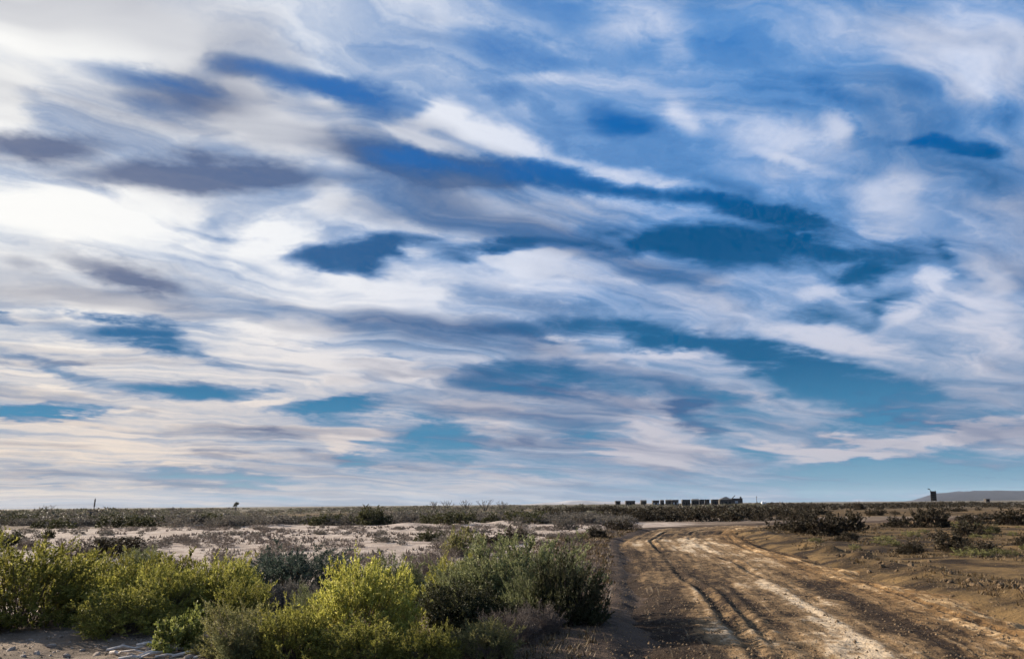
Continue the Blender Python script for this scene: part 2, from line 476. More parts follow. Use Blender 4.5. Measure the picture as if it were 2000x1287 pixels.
# ================================================================== materials
def new_mat(name):
    mt = bpy.data.materials.new(name); mt.use_nodes = True
    t = NT(mt.node_tree); t.n.clear()
    out = t.new('ShaderNodeOutputMaterial')
    return mt, t, out

def principled(t, col, rough=0.9, spec=0.2, normal=None):
    b = t.new('ShaderNodeBsdfPrincipled')
    t.put(b.inputs['Base Color'], col if isinstance(col, bpy.types.NodeSocket) else (*col, 1.0))
    t.put(b.inputs['Roughness'], rough)
    b.inputs['Specular IOR Level'].default_value = spec
    if normal is not None: t.l.new(normal, b.inputs['Normal'])
    return b.outputs[0]

def simple_mat(name, c1, c2, scale=3.0, rough=0.85, bump=0.0):
    mt, t, out = new_mat(name)
    tc = t.new('ShaderNodeTexCoord')
    n = t.noise(tc.outputs['Object'], scale, 5, 0.6)
    col = t.mix(t.maprange(n, .3, .7), c1, c2)
    nrm = None
    if bump:
        bp = t.new('ShaderNodeBump'); bp.inputs['Strength'].default_value = bump; bp.inputs['Distance'].default_value = .05
        t.l.new(n, bp.inputs['Height']); nrm = bp.outputs[0]
    t.l.new(principled(t, col, rough, .2, nrm), out.inputs[0])
    return mt

def soil_mat(name, road=False):
    mt, t, out = new_mat(name)
    g = t.new('ShaderNodeNewGeometry')
    P = g.outputs['Position']
    n_b = t.noise(P, 0.10, 4, 0.55)
    n_m = t.noise(P, 0.7, 5, 0.6)
    n_s = t.noise(P, 5.0, 5, 0.65)
    n_g = t.noise(P, 38.0, 3, 0.7)
    at = t.new('ShaderNodeAttribute'); at.attribute_name = 'soil'          # x: pale sand, y: ochre dirt, z: crust / loose ridge / dark soil and painted shade
    pale, gold, ridge = t.xyz(at.outputs['Vector'])
    if road:
        uvn = t.new('ShaderNodeAttribute'); uvn.attribute_name = 'track'   # x: across, y: along the track (m)
        tr = t.vmath('MULTIPLY_ADD', t.vmath('SUBTRACT', t.noise(P, 1.2, 3, .5, color=True), (.5, .5, .5)), (.35, .8, 0), uvn.outputs['Vector'])
        st = t.noise(t.vmath('MULTIPLY', tr, (2.6, .16, 1)), 1.0, 5, .62)
        st2 = t.noise(t.vmath('MULTIPLY', tr, (9.0, .8, 1)), 1.0, 4, .6)
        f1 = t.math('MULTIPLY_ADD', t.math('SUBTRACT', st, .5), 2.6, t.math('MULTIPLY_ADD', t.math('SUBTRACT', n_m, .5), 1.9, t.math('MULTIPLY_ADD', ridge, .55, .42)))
        f1 = t.math('MULTIPLY_ADD', t.math('SUBTRACT', st2, .5), 1.1, f1)
        f1 = t.math('MULTIPLY_ADD', t.math('SUBTRACT', n_s, .5), 1.7, f1)
        f1 = t.math('MULTIPLY_ADD', t.math('SUBTRACT', n_g, .5), .7, f1)
        col = t.mix(t.maprange(f1, -.15, .65), (.032, .020, .012), (.205, .132, .067))
        col = t.mix(t.maprange(f1, .55, 1.35), col, (.58, .45, .305))
        ln = t.noise(t.vmath('MULTIPLY', uvn.outputs['Vector'], (13.0, .30, 1)), 1.0, 3, .55)
        col = t.mix(t.math('MULTIPLY', t.maprange(ln, .60, .72), .28), col, (.40, .31, .205))
        # looser, yellower dirt on the far side of the track
        ax, _a, _b = t.xyz(tr)
        col = t.mix(t.math('MULTIPLY', t.maprange(ax, .3, 2.6), .8), col, t.mix(1.0, col, (1.0, .84, .58), 'MULTIPLY'))
    else:
        sand = t.mix(t.maprange(n_m, .30, .66), (.25, .195, .16), (.47, .395, .335))
        sand = t.mix(t.math('MULTIPLY', t.maprange(n_s, .54, .72), .55), sand, (.16, .12, .095))
        dirt = t.mix(t.maprange(n_m, .32, .62), (.078, .057, .041), (.195, .147, .108))
        dirt = t.mix(t.math('MULTIPLY', t.maprange(n_s, .5, .7), .6), dirt, (.26, .20, .155))
        ochre = t.mix(t.maprange(t.math('MULTIPLY_ADD', t.math('SUBTRACT', n_m, .5), .8, t.noise(t.vmath('MULTIPLY', P, (.10, .42, .2)), 1.0, 4, .6)), .36, .64), (.024, .015, .008), (.172, .110, .047))
        ochre = t.mix(t.math('MULTIPLY', t.maprange(n_s, .52, .7), .5), ochre, (.038, .024, .012))
        jit = t.math('MULTIPLY', t.math('SUBTRACT', n_m, .5), .9)
        col = t.mix(t.maprange(t.math('ADD', pale, jit), .25, .75), dirt, sand)
        col = t.mix(t.maprange(t.math('ADD', gold, jit), .25, .75), col, ochre)
        umber = t.mix(t.maprange(n_m, .3, .66), (.030, .020, .015), (.115, .078, .054))
        col = t.mix(t.maprange(t.math('ADD', ridge, jit), .25, .75), col, umber)
        # far plain: scrub and bare ground can no longer be told apart
        d = t.vmath('LENGTH', P)
        far = t.mix(t.maprange(n_b, .4, .6), (.085, .078, .055), (.17, .145, .115))
        col = t.mix(t.math('MULTIPLY', t.maprange(d, 130, 420), .9), col, far)
    col = t.mix(t.math('MULTIPLY', t.maprange(n_g, .35, .75), .35), col, t.mix(1.0, col, (.55, .52, .5), 'MULTIPLY'))
    h = t.math('MULTIPLY_ADD', n_s, .09, t.math('MULTIPLY', n_g, .034))
    bp = t.new('ShaderNodeBump'); bp.inputs['Strength'].default_value = .9; bp.inputs['Distance'].default_value = 1.0
    t.l.new(h, bp.inputs['Height'])
    t.l.new(principled(t, col, .95, .12, bp.outputs[0]), out.inputs[0])
    return mt

def leaf_mat(name, c1, c2, trans=.3, c3=None, dull=None):
    dull = dull or (tuple(.62 * q for q in c1), (c2[0] * .80, c2[1] * .66, c2[2] * .72))
    mt, t, out = new_mat(name)
    g = t.new('ShaderNodeNewGeometry'); oi = t.new('ShaderNodeObjectInfo')
    rp = g.outputs['Random Per Island']
    col = t.mix(rp, c1, c2)
    if c3: col = t.mix(t.maprange(rp, .82, .84), col, c3)
    tco = t.new('ShaderNodeTexCoord')
    npz = t.noise(tco.outputs['Object'], 2.6, 3, .6)
    col = t.mix(t.math('MULTIPLY', t.maprange(npz, .50, .68), .7), col, t.mix(rp, dull[0], dull[1]))
    v = t.maprange(oi.outputs['Random'], 0, 1, .78, 1.25, 'LINEAR')
    vc = t.comb(v, v, v)
    col = t.mix(1.0, col, vc, 'MULTIPLY')
    b = principled(t, col, .65, .25)
    tl = t.new('ShaderNodeBsdfTranslucent'); t.l.new(col, tl.inputs[0])
    mx = t.new('ShaderNodeMixShader'); mx.inputs[0].default_value = trans
    t.l.new(b, mx.inputs[1]); t.l.new(tl.outputs[0], mx.inputs[2]); t.l.new(mx.outputs[0], out.inputs[0])
    return mt

M_GROUND = soil_mat('dry_soil')
M_ROAD = soil_mat('track_dirt', True)
M_STEM = simple_mat('woody_stem', (.075, .055, .04), (.15, .115, .085), 9)
M_TWIG = simple_mat('dry_twig', (.13, .10, .085), (.24, .195, .165), 9)
LEAF = {
    'yellow': leaf_mat('yellow_green_leaf', (.215, .22, .038), (.42, .40, .085), .47, (.58, .55, .18)),
    'olivegreen': leaf_mat('olive_green_leaf', (.135, .138, .026), (.275, .262, .055), .43, (.40, .37, .10)),
    'greygreen': leaf_mat('grey_green_leaf', (.090, .102, .042), (.190, .205, .090), .36, (.29, .30, .15)),
    'teal': leaf_mat('blue_green_leaf', (.034, .052, .040), (.075, .100, .075), .3),
    'olive': leaf_mat('olive_brown_leaf', (.100, .098, .034), (.21, .20, .075), .36, (.31, .29, .12)),
    'leafgreen': leaf_mat('bright_green_leaf', (.105, .122, .030), (.215, .230, .060), .4, (.30, .32, .11)),
    'pale': leaf_mat('pale_leaf', (.17, .19, .09), (.33, .36, .20), .35),
    'dry': leaf_mat('dry_leaf', (.085, .066, .054), (.17, .138, .118), .25),
    'grey': leaf_mat('grey_scrub_leaf', (.085, .075, .060), (.175, .158, .132), .25),
    'dark': leaf_mat('dark_leaf', (.021, .017, .010), (.056, .044, .024), .22),
    'darkgreen': leaf_mat('dark_green_leaf', (.032, .035, .014), (.080, .080, .032), .28),
    'straw': leaf_mat('brown_straw', (.060, .040, .020), (.15, .105, .052), .2),
    'scrub': leaf_mat('far_scrub_leaf', (.075, .075, .045), (.165, .155, .105), .2),
}

# ================================================================== large structure
# ---- ground: one sheet, finely divided near the viewer, reaching the horizon
rings = [0.6]
while rings[-1] < 14000:
    rings.append(rings[-1] * (1.0125 if rings[-1] < 160 else 1.03) + (0.03 if rings[-1] < 8 else 0))
rings = np.array(rings)
angs = np.concatenate([np.arange(-40, 40, .22), np.arange(40, 320, 4.0)])
AA, RR = np.meshgrid(np.radians(angs), rings)
GX = (RR * np.sin(AA)).ravel(); GY = (RR * np.cos(AA)).ravel()
GZ = ground_h(GX, GY)
nr, na = RR.shape
i0 = (np.arange(nr - 1)[:, None] * na + np.arange(na)[None, :])
i1 = (np.arange(nr - 1)[:, None] * na + (np.arange(na)[None, :] + 1) % na)
quads = np.stack([i0, i1, i1 + na, i0 + na], -1).reshape(-1, 4)[:, ::-1]
GV = np.stack([GX, GY, GZ], -1)
# close the hole under the viewer
GV = np.vstack([GV, [[0, 0, float(ground_h(0, 0))]]])
cap = np.array([[len(GV) - 1, (j + 1) % na, j, j] for j in range(na)])
me = mesh_from('ground', GV, quads, 4, [M_GROUND], smooth=True)
T_ = road_t(GV[:, 0], GV[:, 1])
side = sstep(T_, -2.0, 2.5)
rr_ = np.hypot(GV[:, 0], GV[:, 1])
pale = (1 - side) * sstep(rr_ + 3 * fbm(GV[:, 0] / 4, GV[:, 1] / 4, 2, 61), 12.5, 17) * (1 - .55 * sstep(T_, -7, -2.5))
pale = pale * (1 - sstep(GV[:, 0] / np.maximum(GV[:, 1], 1), .16, .26)) * (1 - .97 * sstep(T_ + 1.6 * fbm(GV[:, 0] / 3, GV[:, 1] / 3, 2, 63), -7.5, -4.5) * (T_ < 50))
pale = pale * (1 - .75 * sstep(rr_, 70, 92))
gold = np.maximum(side * 1.0, 0)
umber_ = .95 * sstep(T_ + 1.2 * fbm(GV[:, 0] / 2, GV[:, 1] / 2, 2, 64), -6.0, -4.0) * (1 - sstep(T_, 2.0, 3.2))
at = me.attributes.new('soil', 'FLOAT_VECTOR', 'POINT')
at.data.foreach_set('vector', np.stack([pale, gold, umber_], -1).astype(np.float32).ravel())
link('ground', me, kind='structure', label='pale sandy desert ground with ochre dirt beyond the track')

# ---- the dirt track: its own rutted sheet on the ground
ss = [0.0]
def _sp(y): return .035 if y < 22 else .035 * (y / 22.0) ** 1.3
yy = -4.0
path = []
s_ = 0.0
while yy < 97:
    sl = float(np.interp(yy, _dy, _dsl)); x_ = float(np.interp(yy, _dy, _dxx))
    path.append((x_, yy, sl, s_))
    st_ = _sp(max(yy, 4)) * (2.5 if yy < 7 else 1.0)
    yy += st_ / math.sqrt(1 + sl * sl); s_ += st_
path = np.array(path)
tt = np.linspace(-HALF - .5, HALF + .5, 170)
S_, TT = np.meshgrid(path[:, 3], tt, indexing='ij')
nrm = np.sqrt(1 + path[:, 2] ** 2)
RX = path[:, 0][:, None] + TT * (1 / nrm)[:, None]
RY = path[:, 1][:, None] - TT * (path[:, 2] / nrm)[:, None]
RZ = road_h(RX, RY, S_, TT)
edge = sstep(np.abs(TT + .7 * vnoise(S_ / 1.9, TT * 0, 51) + .3 * vnoise(S_ / .5, TT * 0, 52)), HALF - .75, HALF + .1)
RZ = RZ * (1 - edge) + (ground_h(RX, RY) - .05) * edge
ridge = np.clip((RZ - base_h(RX, RY) + .035) / .07, -.8, .8) * .6
CRUST = [(-.05, 13.0, .22, 4.0, .7), (1.9, 18, .3, 5, .6), (2.9, 18, .4, 5, .7), (-1.75, 11.5, .25, 2.2, .7), (.05, 15.5, .30, 4.2, 1.1), (-.6, 11.5, .5, 1.2, .5), (-1.9, 13, .45, 2.0, .6), (.2, 37, .8, 7, 1.1), (-.5, 31, .5, 4, .6), (1.2, 30, .5, 6, .7),
         (2.5, 22, .5, 6, .8), (2.7, 14, .5, 3.5, .7), (-2.4, 20, .4, 4, .4), (1.6, 11.5, .35, 1.5, .5), (-.1, 10.8, .35, 1.3, .7), (2.2, 55, .6, 6, .9), (-2.2, 36, .5, 5, .5)]
DARK_SOIL_AND_SHADE = [(-2.6, 10.5, .7, 4, -1.0), (-2.4, 15.5, .7, 4, -.9), (-1.7, 9.2, .8, 1.0, -.9), (1.0, 12.5, .3, 3, -.7), (-.5, 13.5, .35, 2.5, -.6), (-2.9, 24, .8, 8, -.9), (-1.5, 26, .6, 6, -.7), (-1.1, 17.5, .5, 3, -.9), (.9, 15.5, .5, 3.0, -.6), (1.3, 20, .6, 3, -.6), (-2.7, 12, .5, 3, -.5), (.4, 46, 2.2, 6, -.7), (.7, 11, .4, 2, -.5), (2.9, 30, .6, 6, -.6)]  # dark soil patches, plus shadow painted into the colour along the near-left side
for (t0_, y0_, wt_, wy_, am_) in CRUST + DARK_SOIL_AND_SHADE:
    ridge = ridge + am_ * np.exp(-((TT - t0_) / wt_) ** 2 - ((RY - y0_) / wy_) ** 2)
shoulder = sstep(np.abs(TT), 1.9, 3.0)
ridge = ridge - .35 * shoulder * (TT < 0)
nS, nT = RX.shape
idx = np.arange(nS * nT).reshape(nS, nT)
quads = np.stack([idx[:-1, :-1], idx[:-1, 1:], idx[1:, 1:], idx[1:, :-1]], -1).reshape(-1, 4)
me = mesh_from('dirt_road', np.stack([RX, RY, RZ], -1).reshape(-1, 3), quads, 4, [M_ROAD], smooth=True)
at = me.attributes.new('soil', 'FLOAT_VECTOR', 'POINT')
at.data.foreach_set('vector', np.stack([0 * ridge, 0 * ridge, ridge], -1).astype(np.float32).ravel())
at = me.attributes.new('track', 'FLOAT_VECTOR', 'POINT')
at.data.foreach_set('vector', np.stack([TT, S_, 0 * S_], -1).astype(np.float32).ravel())
link('dirt_road', me, kind='structure', label='rutted dirt track curving away to the right')

# ---- far hills
def ridge_mesh(name, x0, x1, Y, depth, prof, mat, n=160, seed=0):
    xs = np.linspace(x0, x1, n); rows = 14
    V = []; 
    for j in range(rows):
        f = j / (rows - 1)
        sec = math.sin(math.pi * min(f * 1.15, 1.0)) ** .8 if f < .87 else 0
        z = prof(xs) * sec * (1 + .10 * fbm(xs / 90, f * 9 + 0 * xs, 3, seed)) - 2 * (1 - sec)
        V.append(np.stack([xs + 0 * f, Y + depth * f + 25 * vnoise(xs / 200, f * 5 + 0 * xs, seed + 3), z], -1))
    V = np.concatenate(V)
    ii = np.arange(rows * n).reshape(rows, n)
    q = np.stack([ii[:-1, :-1], ii[:-1, 1:], ii[1:, 1:], ii[1:, :-1]], -1).reshape(-1, 4)
    return mesh_from(name, V, q, 4, [mat], smooth=True)

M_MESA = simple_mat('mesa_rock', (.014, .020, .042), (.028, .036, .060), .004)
M_DUNE = simple_mat('dune_sand', (.26, .255, .27), (.36, .35, .36), .01)
Ym = 9000.0
mx0, mx1 = pix_at(1785, Ym), pix_at(1785, Ym) + 6200
kx = [pix_at(p, Ym) for p in (1785, 1805, 1822, 1842, 1866, 1890, 1915, 1960, 2000)] + [mx0 + 2400, mx0 + 4300, mx0 + 6200]
kz = [0, 14, 46, 78, 88, 98, 104, 103, 100, 112, 90, 0]
link('mountain', ridge_mesh('mountain', mx0, mx1, Ym, 380, lambda x: np.interp(x, kx, kz) + 1.5 * fbm(x / 60, 0 * x, 3, 71), M_MESA, 260, 5),
     kind='structure', label='long flat-topped blue mountain on the horizon behind the board')
Yh = 4200.0
hx = [pix_at(p, Yh) for p in (1010, 1060, 1095, 1115, 1140, 1165, 1200, 1250, 1330)]
hz_ = [0, 8, 12, 19, 21, 16, 12, 8, 0]
link('hills', ridge_mesh('hills', hx[0], hx[-1], Yh, 500, lambda x: np.interp(x, hx, hz_) + 1.2 * fbm(x / 40, 0 * x, 3, 75), M_DUNE, 120, 9),
     kind='structure', label='low pale dunes on the horizon beside the row of huts')

# ================================================================== shrubs
def unit(v):
    return v / np.maximum(np.linalg.norm(v, axis=-1, keepdims=True), 1e-9)

def shrub_geo(seed, nst, ntw, nlf, ll, lw, up=.5, lob=.35, stem_r=.012, spiky=0.0, open_=0.0, twig_l=.22, flat=.62, tri=False):
    """unit shrub (radius 1, height 1): woody stems, side twigs and leaves.  Returns stems (V,F3) and leaves (V,F3)."""
    r = np.random.default_rng(seed)
    ph = r.uniform(0, 2 * np.pi, nst)
    ct = r.uniform(-.12, 1, nst) ** 1
    th = np.arccos(np.clip(ct, -.12, 1))
    f = 1 + lob * (1.6 * vnoise(ph * 1.3 + 5, th * 2.2, seed % 97) + 1.0 * vnoise(ph * 3.1, th * 4.4, seed % 89 + 3))
    rs = np.where(r.random(nst) < .8, r.uniform(.84, 1.0, nst), r.uniform(.5, .85, nst)) + spiky * r.random(nst) ** 3
    tip = np.stack([np.sin(th) * np.cos(ph) * f * rs, np.sin(th) * np.sin(ph) * f * rs, np.clip(np.cos(th), 0.02, 1) ** flat * f * rs], -1)
    tip[:, 2] = np.maximum(tip[:, 2], .06 + .12 * r.random(nst))
    bs = np.stack([tip[:, 0] * .30 + r.normal(0, .07, nst), tip[:, 1] * .30 + r.normal(0, .07, nst), np.full(nst, -.06)], -1)
    mid = bs * .45 + tip * .55; mid[:, 2] = bs[:, 2] * .35 + tip[:, 2] * .65 + .10 * up
    mid += r.normal(0, .05, mid.shape)
    seg = 4
    us = np.linspace(0, 1, seg + 1)
    P = np.stack([(1 - u) ** 2 * bs + 2 * u * (1 - u) * mid + u * u * tip for u in us], 1)      # nst, seg+1, 3
    # stems: three-sided tapered tubes
    rad_ = stem_r * np.linspace(1, .3, seg + 1)
    ring = np.array([[math.cos(a), math.sin(a), 0] for a in (0, 2.09, 4.19)])
    SV = (P[:, :, None, :] + ring[None, None] * rad_[None, :, None, None])
    base = np.arange(nst)[:, None, None] * ((seg + 1) * 3) + np.arange(seg)[None, :, None] * 3
    j = np.arange(3)[None, None]; jn = (j + 1) % 3
    a, b, c, d = base + j, base + jn, base + 3 + jn, base + 3 + j
    SF = np.concatenate([np.stack([a, b, c], -1).reshape(-1, 3), np.stack([a, c, d], -1).reshape(-1, 3)])
    SV = SV.reshape(-1, 3)
    # twigs
    nt = nst * ntw
    si = np.repeat(np.arange(nst), ntw)
    u = r.uniform(.30, 1.0, nt) ** .65
    u_ = u[:, None]
    tb = (1 - u_) ** 2 * bs[si] + 2 * u_ * (1 - u_) * mid[si] + u_ ** 2 * tip[si]
    td = unit(2 * (1 - u_) * (mid[si] - bs[si]) + 2 * u_ * (tip[si] - mid[si]))
    td = unit(td + r.normal(0, .65, td.shape) + np.array([0, 0, up]))
    tl = twig_l * r.uniform(.5, 1.25, nt)
    te = tb + td * tl[:, None]
    te[:, 2] = np.maximum(te[:, 2], .02)
    off = unit(np.cross(td, r.normal(0, 1, td.shape))) * (stem_r * .38)
    TV = np.stack([tb - off, tb + off, te], 1).reshape(-1, 3)
    TF = np.arange(nt * 3).reshape(-1, 3)
    SFull = np.concatenate([SF, TF + len(SV)]); SVull = np.concatenate([SV, TV])
    # leaves
    nl = nt * nlf
    if nl:
        ti = np.repeat(np.arange(nt), nlf)
        q = r.uniform(.08, 1.05, nl)[:, None]
        lb = tb[ti] * (1 - q) + te[ti] * q
        keep = r.random(nl) > open_
        ld = unit(td[ti] * .8 + r.normal(0, .75, (nl, 3)) + np.array([0, 0, up * .5]))
        sd_ = unit(np.cross(ld, r.normal(0, 1, (nl, 3))))
        L = (ll * r.uniform(.6, 1.35, nl))[:, None]; Wd = (lw * r.uniform(.6, 1.35, nl))[:, None]
        up_ = np.cross(sd_, ld) * L * .12
        p0 = lb; p1 = lb + ld * L * .45 + sd_ * Wd * .5 + up_; p2 = lb + ld * L; p3 = lb + ld * L * .45 - sd_ * Wd * .5 + up_
        if tri:
            LV = np.stack([lb - sd_ * Wd * .5, lb + sd_ * Wd * .5, p2], 1)[keep].reshape(-1, 3)
            LF = np.arange(len(LV)).reshape(-1, 3)
        else:
            LV = np.stack([p0, p1, p2, p3], 1)[keep]
            n = len(LV)
            LV = LV.reshape(-1, 3)
            k4 = np.arange(n)[:, None] * 4
            LF = np.concatenate([k4 + np.array([[0, 1, 2]]), k4 + np.array([[0, 2, 3]])])
        LV[:, 2] = np.maximum(LV[:, 2], .01)
    else:
        LV = np.zeros((0, 3)); LF = np.zeros((0, 3), int)
    ref = LV if len(LV) else SVull
    kr = 1 / np.percentile(np.hypot(ref[:, 0], ref[:, 1]), 96); kz_ = 1 / np.percentile(ref[:, 2], 98.5)
    for Q in (SVull, LV):
        if len(Q): Q *= np.array([kr, kr, kz_])
    return (SVull, SFull), (LV, LF)

# species: near version (many small leaves), middle version, far version
SPEC = {
    #              near: nst ntw nlf  ll   lw   up  lob  stem  spiky open twig   | stem mat
    'yellow':     dict(a=(250, 8, 11, .052, .025, .60, .42, .006, .14, .0, .17), stem=M_STEM),
    'olivegreen': dict(a=(250, 8, 11, .052, .025, .60, .42, .006, .16, .0, .17), stem=M_STEM),
    'greygreen':  dict(a=(290, 9, 11, .048, .018, .95, .36, .005, .22, .0, .17), stem=M_STEM),
    'teal':       dict(a=(270, 9, 10, .050, .020, .95, .32, .005, .22, .0, .17), stem=M_STEM),
    'olive':      dict(a=(260, 8, 10, .050, .020, .60, .42, .006, .08, .0, .18), stem=M_TWIG),
    'leafgreen':  dict(a=(80, 7, 9, .125, .070, .45, .48, .010, .06, .0, .20), stem=M_STEM),
    'pale':       dict(a=(34, 5, 8, .20, .10, .60, .45, .016, .06, .0, .24), stem=M_TWIG),
    'dry':        dict(a=(270, 10, 7, .046, .016, .45, .42, .006, .10, .1, .20), stem=M_TWIG),
    'grey':       dict(a=(260, 9, 9, .050, .020, .40, .38, .006, .05, .0, .17), stem=M_TWIG),
    'dark':       dict(a=(240, 9, 10, .056, .028, .50, .62, .007, .20, .0, .18), stem=M_STEM),
    'darkgreen':  dict(a=(240, 9, 10, .054, .027, .50, .45, .007, .06, .0, .18), stem=M_STEM),
}
_cache = {}
def shrub_meshes(sp, lod, var):
    key = (sp, lod, var)
    if key in _cache: return _cache[key]
    A = SPEC[sp]['a']; nst, ntw, nlf, ll, lw, up, lob, sr, spk, opn, tw = A
    if lod == 'mid': nst, ntw, nlf, ll, lw, sr = max(int(nst * .40), 24), max(ntw - 2, 4), max(int(nlf * .7), 3), ll * 1.75, lw * 2.0, sr * 1.5
    if lod == 'low': nst, ntw, nlf, ll, lw, sr = max(int(nst * .21), 18), 5, max(int(nlf * .5), 3), ll * 2.7, lw * 3.0, sr * 1.8
    seed = (hash(sp) if False else sum(ord(c) * (i + 7) for i, c in enumerate(sp))) * 13 + var * 101 + {'near': 1, 'mid': 2, 'low': 3}[lod]
    fine = lod == 'near' and sp not in ('leafgreen', 'pale')
    if fine: nlf, nst, ll, lw = int(nlf * 1.75), int(nst * 1.15), ll * .82, lw * .80
    (sv, sf), (lv, lf) = shrub_geo(seed, nst, ntw, nlf, ll, lw, up, lob, sr, spk, opn, tw, tri=fine)
    if lod == 'low':
        V = np.concatenate([sv, lv]); Fc = np.concatenate([sf, lf + len(sv)])
        mi = np.concatenate([np.zeros(len(sf), int), np.ones(len(lf), int)])
        res = mesh_from('shrub', V, Fc, 3, [SPEC[sp]['stem'], LEAF[sp]], matidx=mi)
    else:
        res = (mesh_from('stems', sv, sf, 3, [SPEC[sp]['stem']]), mesh_from('foliage', lv, lf, 3, [LEAF[sp]]))
    _cache[key] = res
    return res

_vc = {}
def add_shrub(name, sp, lod, x, y, w, h, label, cat='shrub', group=None, rz=None, sink=.03, dpt=None):
    v = _vc.get((sp, lod), 0); _vc[(sp, lod)] = v + 1
    nv = {'near': 2, 'mid': 3, 'low': 4}[lod]
    ms = shrub_meshes(sp, lod, v % nv)
    z = ground_z(x, y) - sink * h
    rz = RNG.uniform(0, 6.28) if rz is None else rz
    sc = (w / 2, w / 2, h * .97)
    if lod == 'low':
        return link(name, ms, None, (x, y, z), (0, 0, rz), sc, label=label, category=cat, group=group)
    e = link(name, None, None, (x, y, z), (0, 0, rz), sc, label=label, category=cat, group=group)
    e.empty_display_size = .2
    link('stems', ms[0], e); link('foliage', ms[1], e)
    return e

def pix_shrub(name, sp, lod, x0, x1, yt, yb, label, group=None, hk=1.0):
    xc = (x0 + x1) / 2
    gx, gy = on_ground(xc, yb)
    w = (x1 - x0) / F_PX * gy
    r = w * .32
    gx *= (gy + r) / gy; gy += r
    w = (x1 - x0) / F_PX * gy
    # height: the top of the crown is seen at row yt
    v = ray(xc, yt)
    h = (EYE + v.z / math.hypot(v.x, v.y) * math.hypot(gx, gy)) - ground_z(gx, gy)
    h = max(h, .12) * hk
    return add_shrub(name, sp, lod, gx, gy, w, h, label, group=group)

NEAR = [
 # name, species, x0, x1, top, base, label
 ('olive_green_shrub', 'olivegreen', -110, 178, 1062, 1236, 'large olive-green shrub cut by the left edge of the picture'),
 ('olive_green_shrub', 'olivegreen', 60, 235, 1082, 1178, 'olive-green shrub just behind the large one at the left edge'),
 ('olive_green_shrub', 'olivegreen', 150, 345, 1150, 1248, 'low olive-green shrub with dark shaded foot beside the bare soil'),
 ('yellow_green_shrub', 'olivegreen', 205, 420, 1082, 1205, 'broad olive-yellow shrub behind the low one beside the bare soil'),
 ('yellow_green_shrub', 'yellow', 345, 520, 1090, 1205, 'yellow-green shrub in front of the dark blue-green shrub'),
 ('pale_green_shrub', 'greygreen', 215, 325, 1072, 1140, 'pale grey-green shrub top showing above the olive-yellow shrub'),
 ('leafy_green_shrub', 'leafgreen', 298, 405, 1193, 1276, 'small bright green leafy plant beside the bleached twigs'),
 ('olive_shrub', 'olive', 375, 560, 1178, 1292, 'olive-brown shrub to the right of the small bright leafy plant'),
 ('olive_shrub', 'olivegreen', 500, 640, 1180, 1296, 'olive shrub at the bottom between the brown one and the bright yellow one'),
 ('blue_green_shrub', 'teal', 455, 690, 1072, 1165, 'dark blue-green shrub standing against the pale sand'),
 ('grey_shrub', 'grey', 500, 630, 1138, 1212, 'dull purple-grey shrub in the hollow below the blue-green shrub'),
 ('yellow_green_shrub', 'yellow', 592, 805, 1096, 1268, 'bright yellow-green shrub, the brightest of all, in the middle of the thicket'),
 ('grey_green_shrub', 'greygreen', 690, 845, 1088, 1180, 'soft grey-green shrub behind the brightest yellow-green shrub'),
 ('dry_shrub', 'dry', 785, 892, 1074, 1152, 'purplish brown dry shrub behind the tall grey-green shrub'),
 ('pale_green_shrub', 'olivegreen', 815, 960, 1090, 1190, 'light green shrub on the left flank of the tall grey-green shrub'),
 ('grey_green_shrub', 'greygreen', 860, 1160, 1050, 1212, 'tall broad grey-green shrub beside the dirt track'),
 ('dark_green_shrub', 'darkgreen', 800, 1015, 1138, 1242, 'dark green shrub in front of the tall grey-green shrub'),
 ('dark_green_shrub', 'darkgreen', 1040, 1178, 1088, 1232, 'dark shaded shrub at the edge of the dirt track'),
 ('olive_shrub', 'olivegreen', 615, 800, 1212, 1304, 'low olive shrub at the bottom below the brightest yellow-green shrub'),
 ('olive_shrub', 'olivegreen', 770, 905, 1222, 1304, 'low green-brown shrub behind the small pale plant at the bottom'),
 ('golden_shrub', 'olive', 880, 1018, 1212, 1290, 'small golden-olive shrub nearest the dirt track at the bottom'),
 ('pale_leafy_shrub', 'pale', 806, 858, 1256, 1296, 'small pale silvery plant at the bottom of the thicket'),
 ('pale_leafy_shrub', 'pale', 1070, 1126, 1172, 1218, 'small pale broad-leaved plant at the foot of the dark shaded shrub'),
 ('dry_shrub', 'dry', 1000, 1110, 1180, 1246, 'low dry twiggy shrub under the tall grey-green shrub'),
]
NEAR += [
 ('olive_green_shrub', 'yellow', 95, 265, 1108, 1215, 'yellowish green shrub wedged between the left-edge shrub and the low one by the bare soil'),
 ('yellow_green_shrub', 'yellow', 225, 390, 1106, 1222, 'yellow-green shrub just behind the small bright leafy plant'),
 ('olive_green_shrub', 'olivegreen', 400, 530, 1136, 1232, 'olive-green shrub just left of the dull purple-grey shrub'),
 ('grey_green_shrub', 'greygreen', 545, 665, 1150, 1240, 'grey-green shrub touching the left side of the brightest yellow-green shrub'),
 ('yellow_green_shrub', 'yellow', 700, 830, 1138, 1250, 'smaller yellow-green shrub touching the right side of the brightest one'),
 ('pale_green_shrub', 'greygreen', 840, 1010, 1092, 1208, 'pale green shrub just in front of the tall grey-green shrub'),
 ('grey_green_shrub', 'greygreen', 985, 1130, 1105, 1226, 'grey-green shrub in front of the tall one, near the track edge'),
 ('olive_shrub', 'greygreen', 420, 520, 1230, 1296, 'low grey-olive shrub at the bottom in front of the olive-brown shrub'),
 ('grey_shrub', 'dry', 940, 1060, 1190, 1262, 'dry grey shrub just behind the small golden-olive shrub'),
]
for q in NEAR:
    pix_shrub(q[0], q[1], 'near', *q[2:6], q[6])

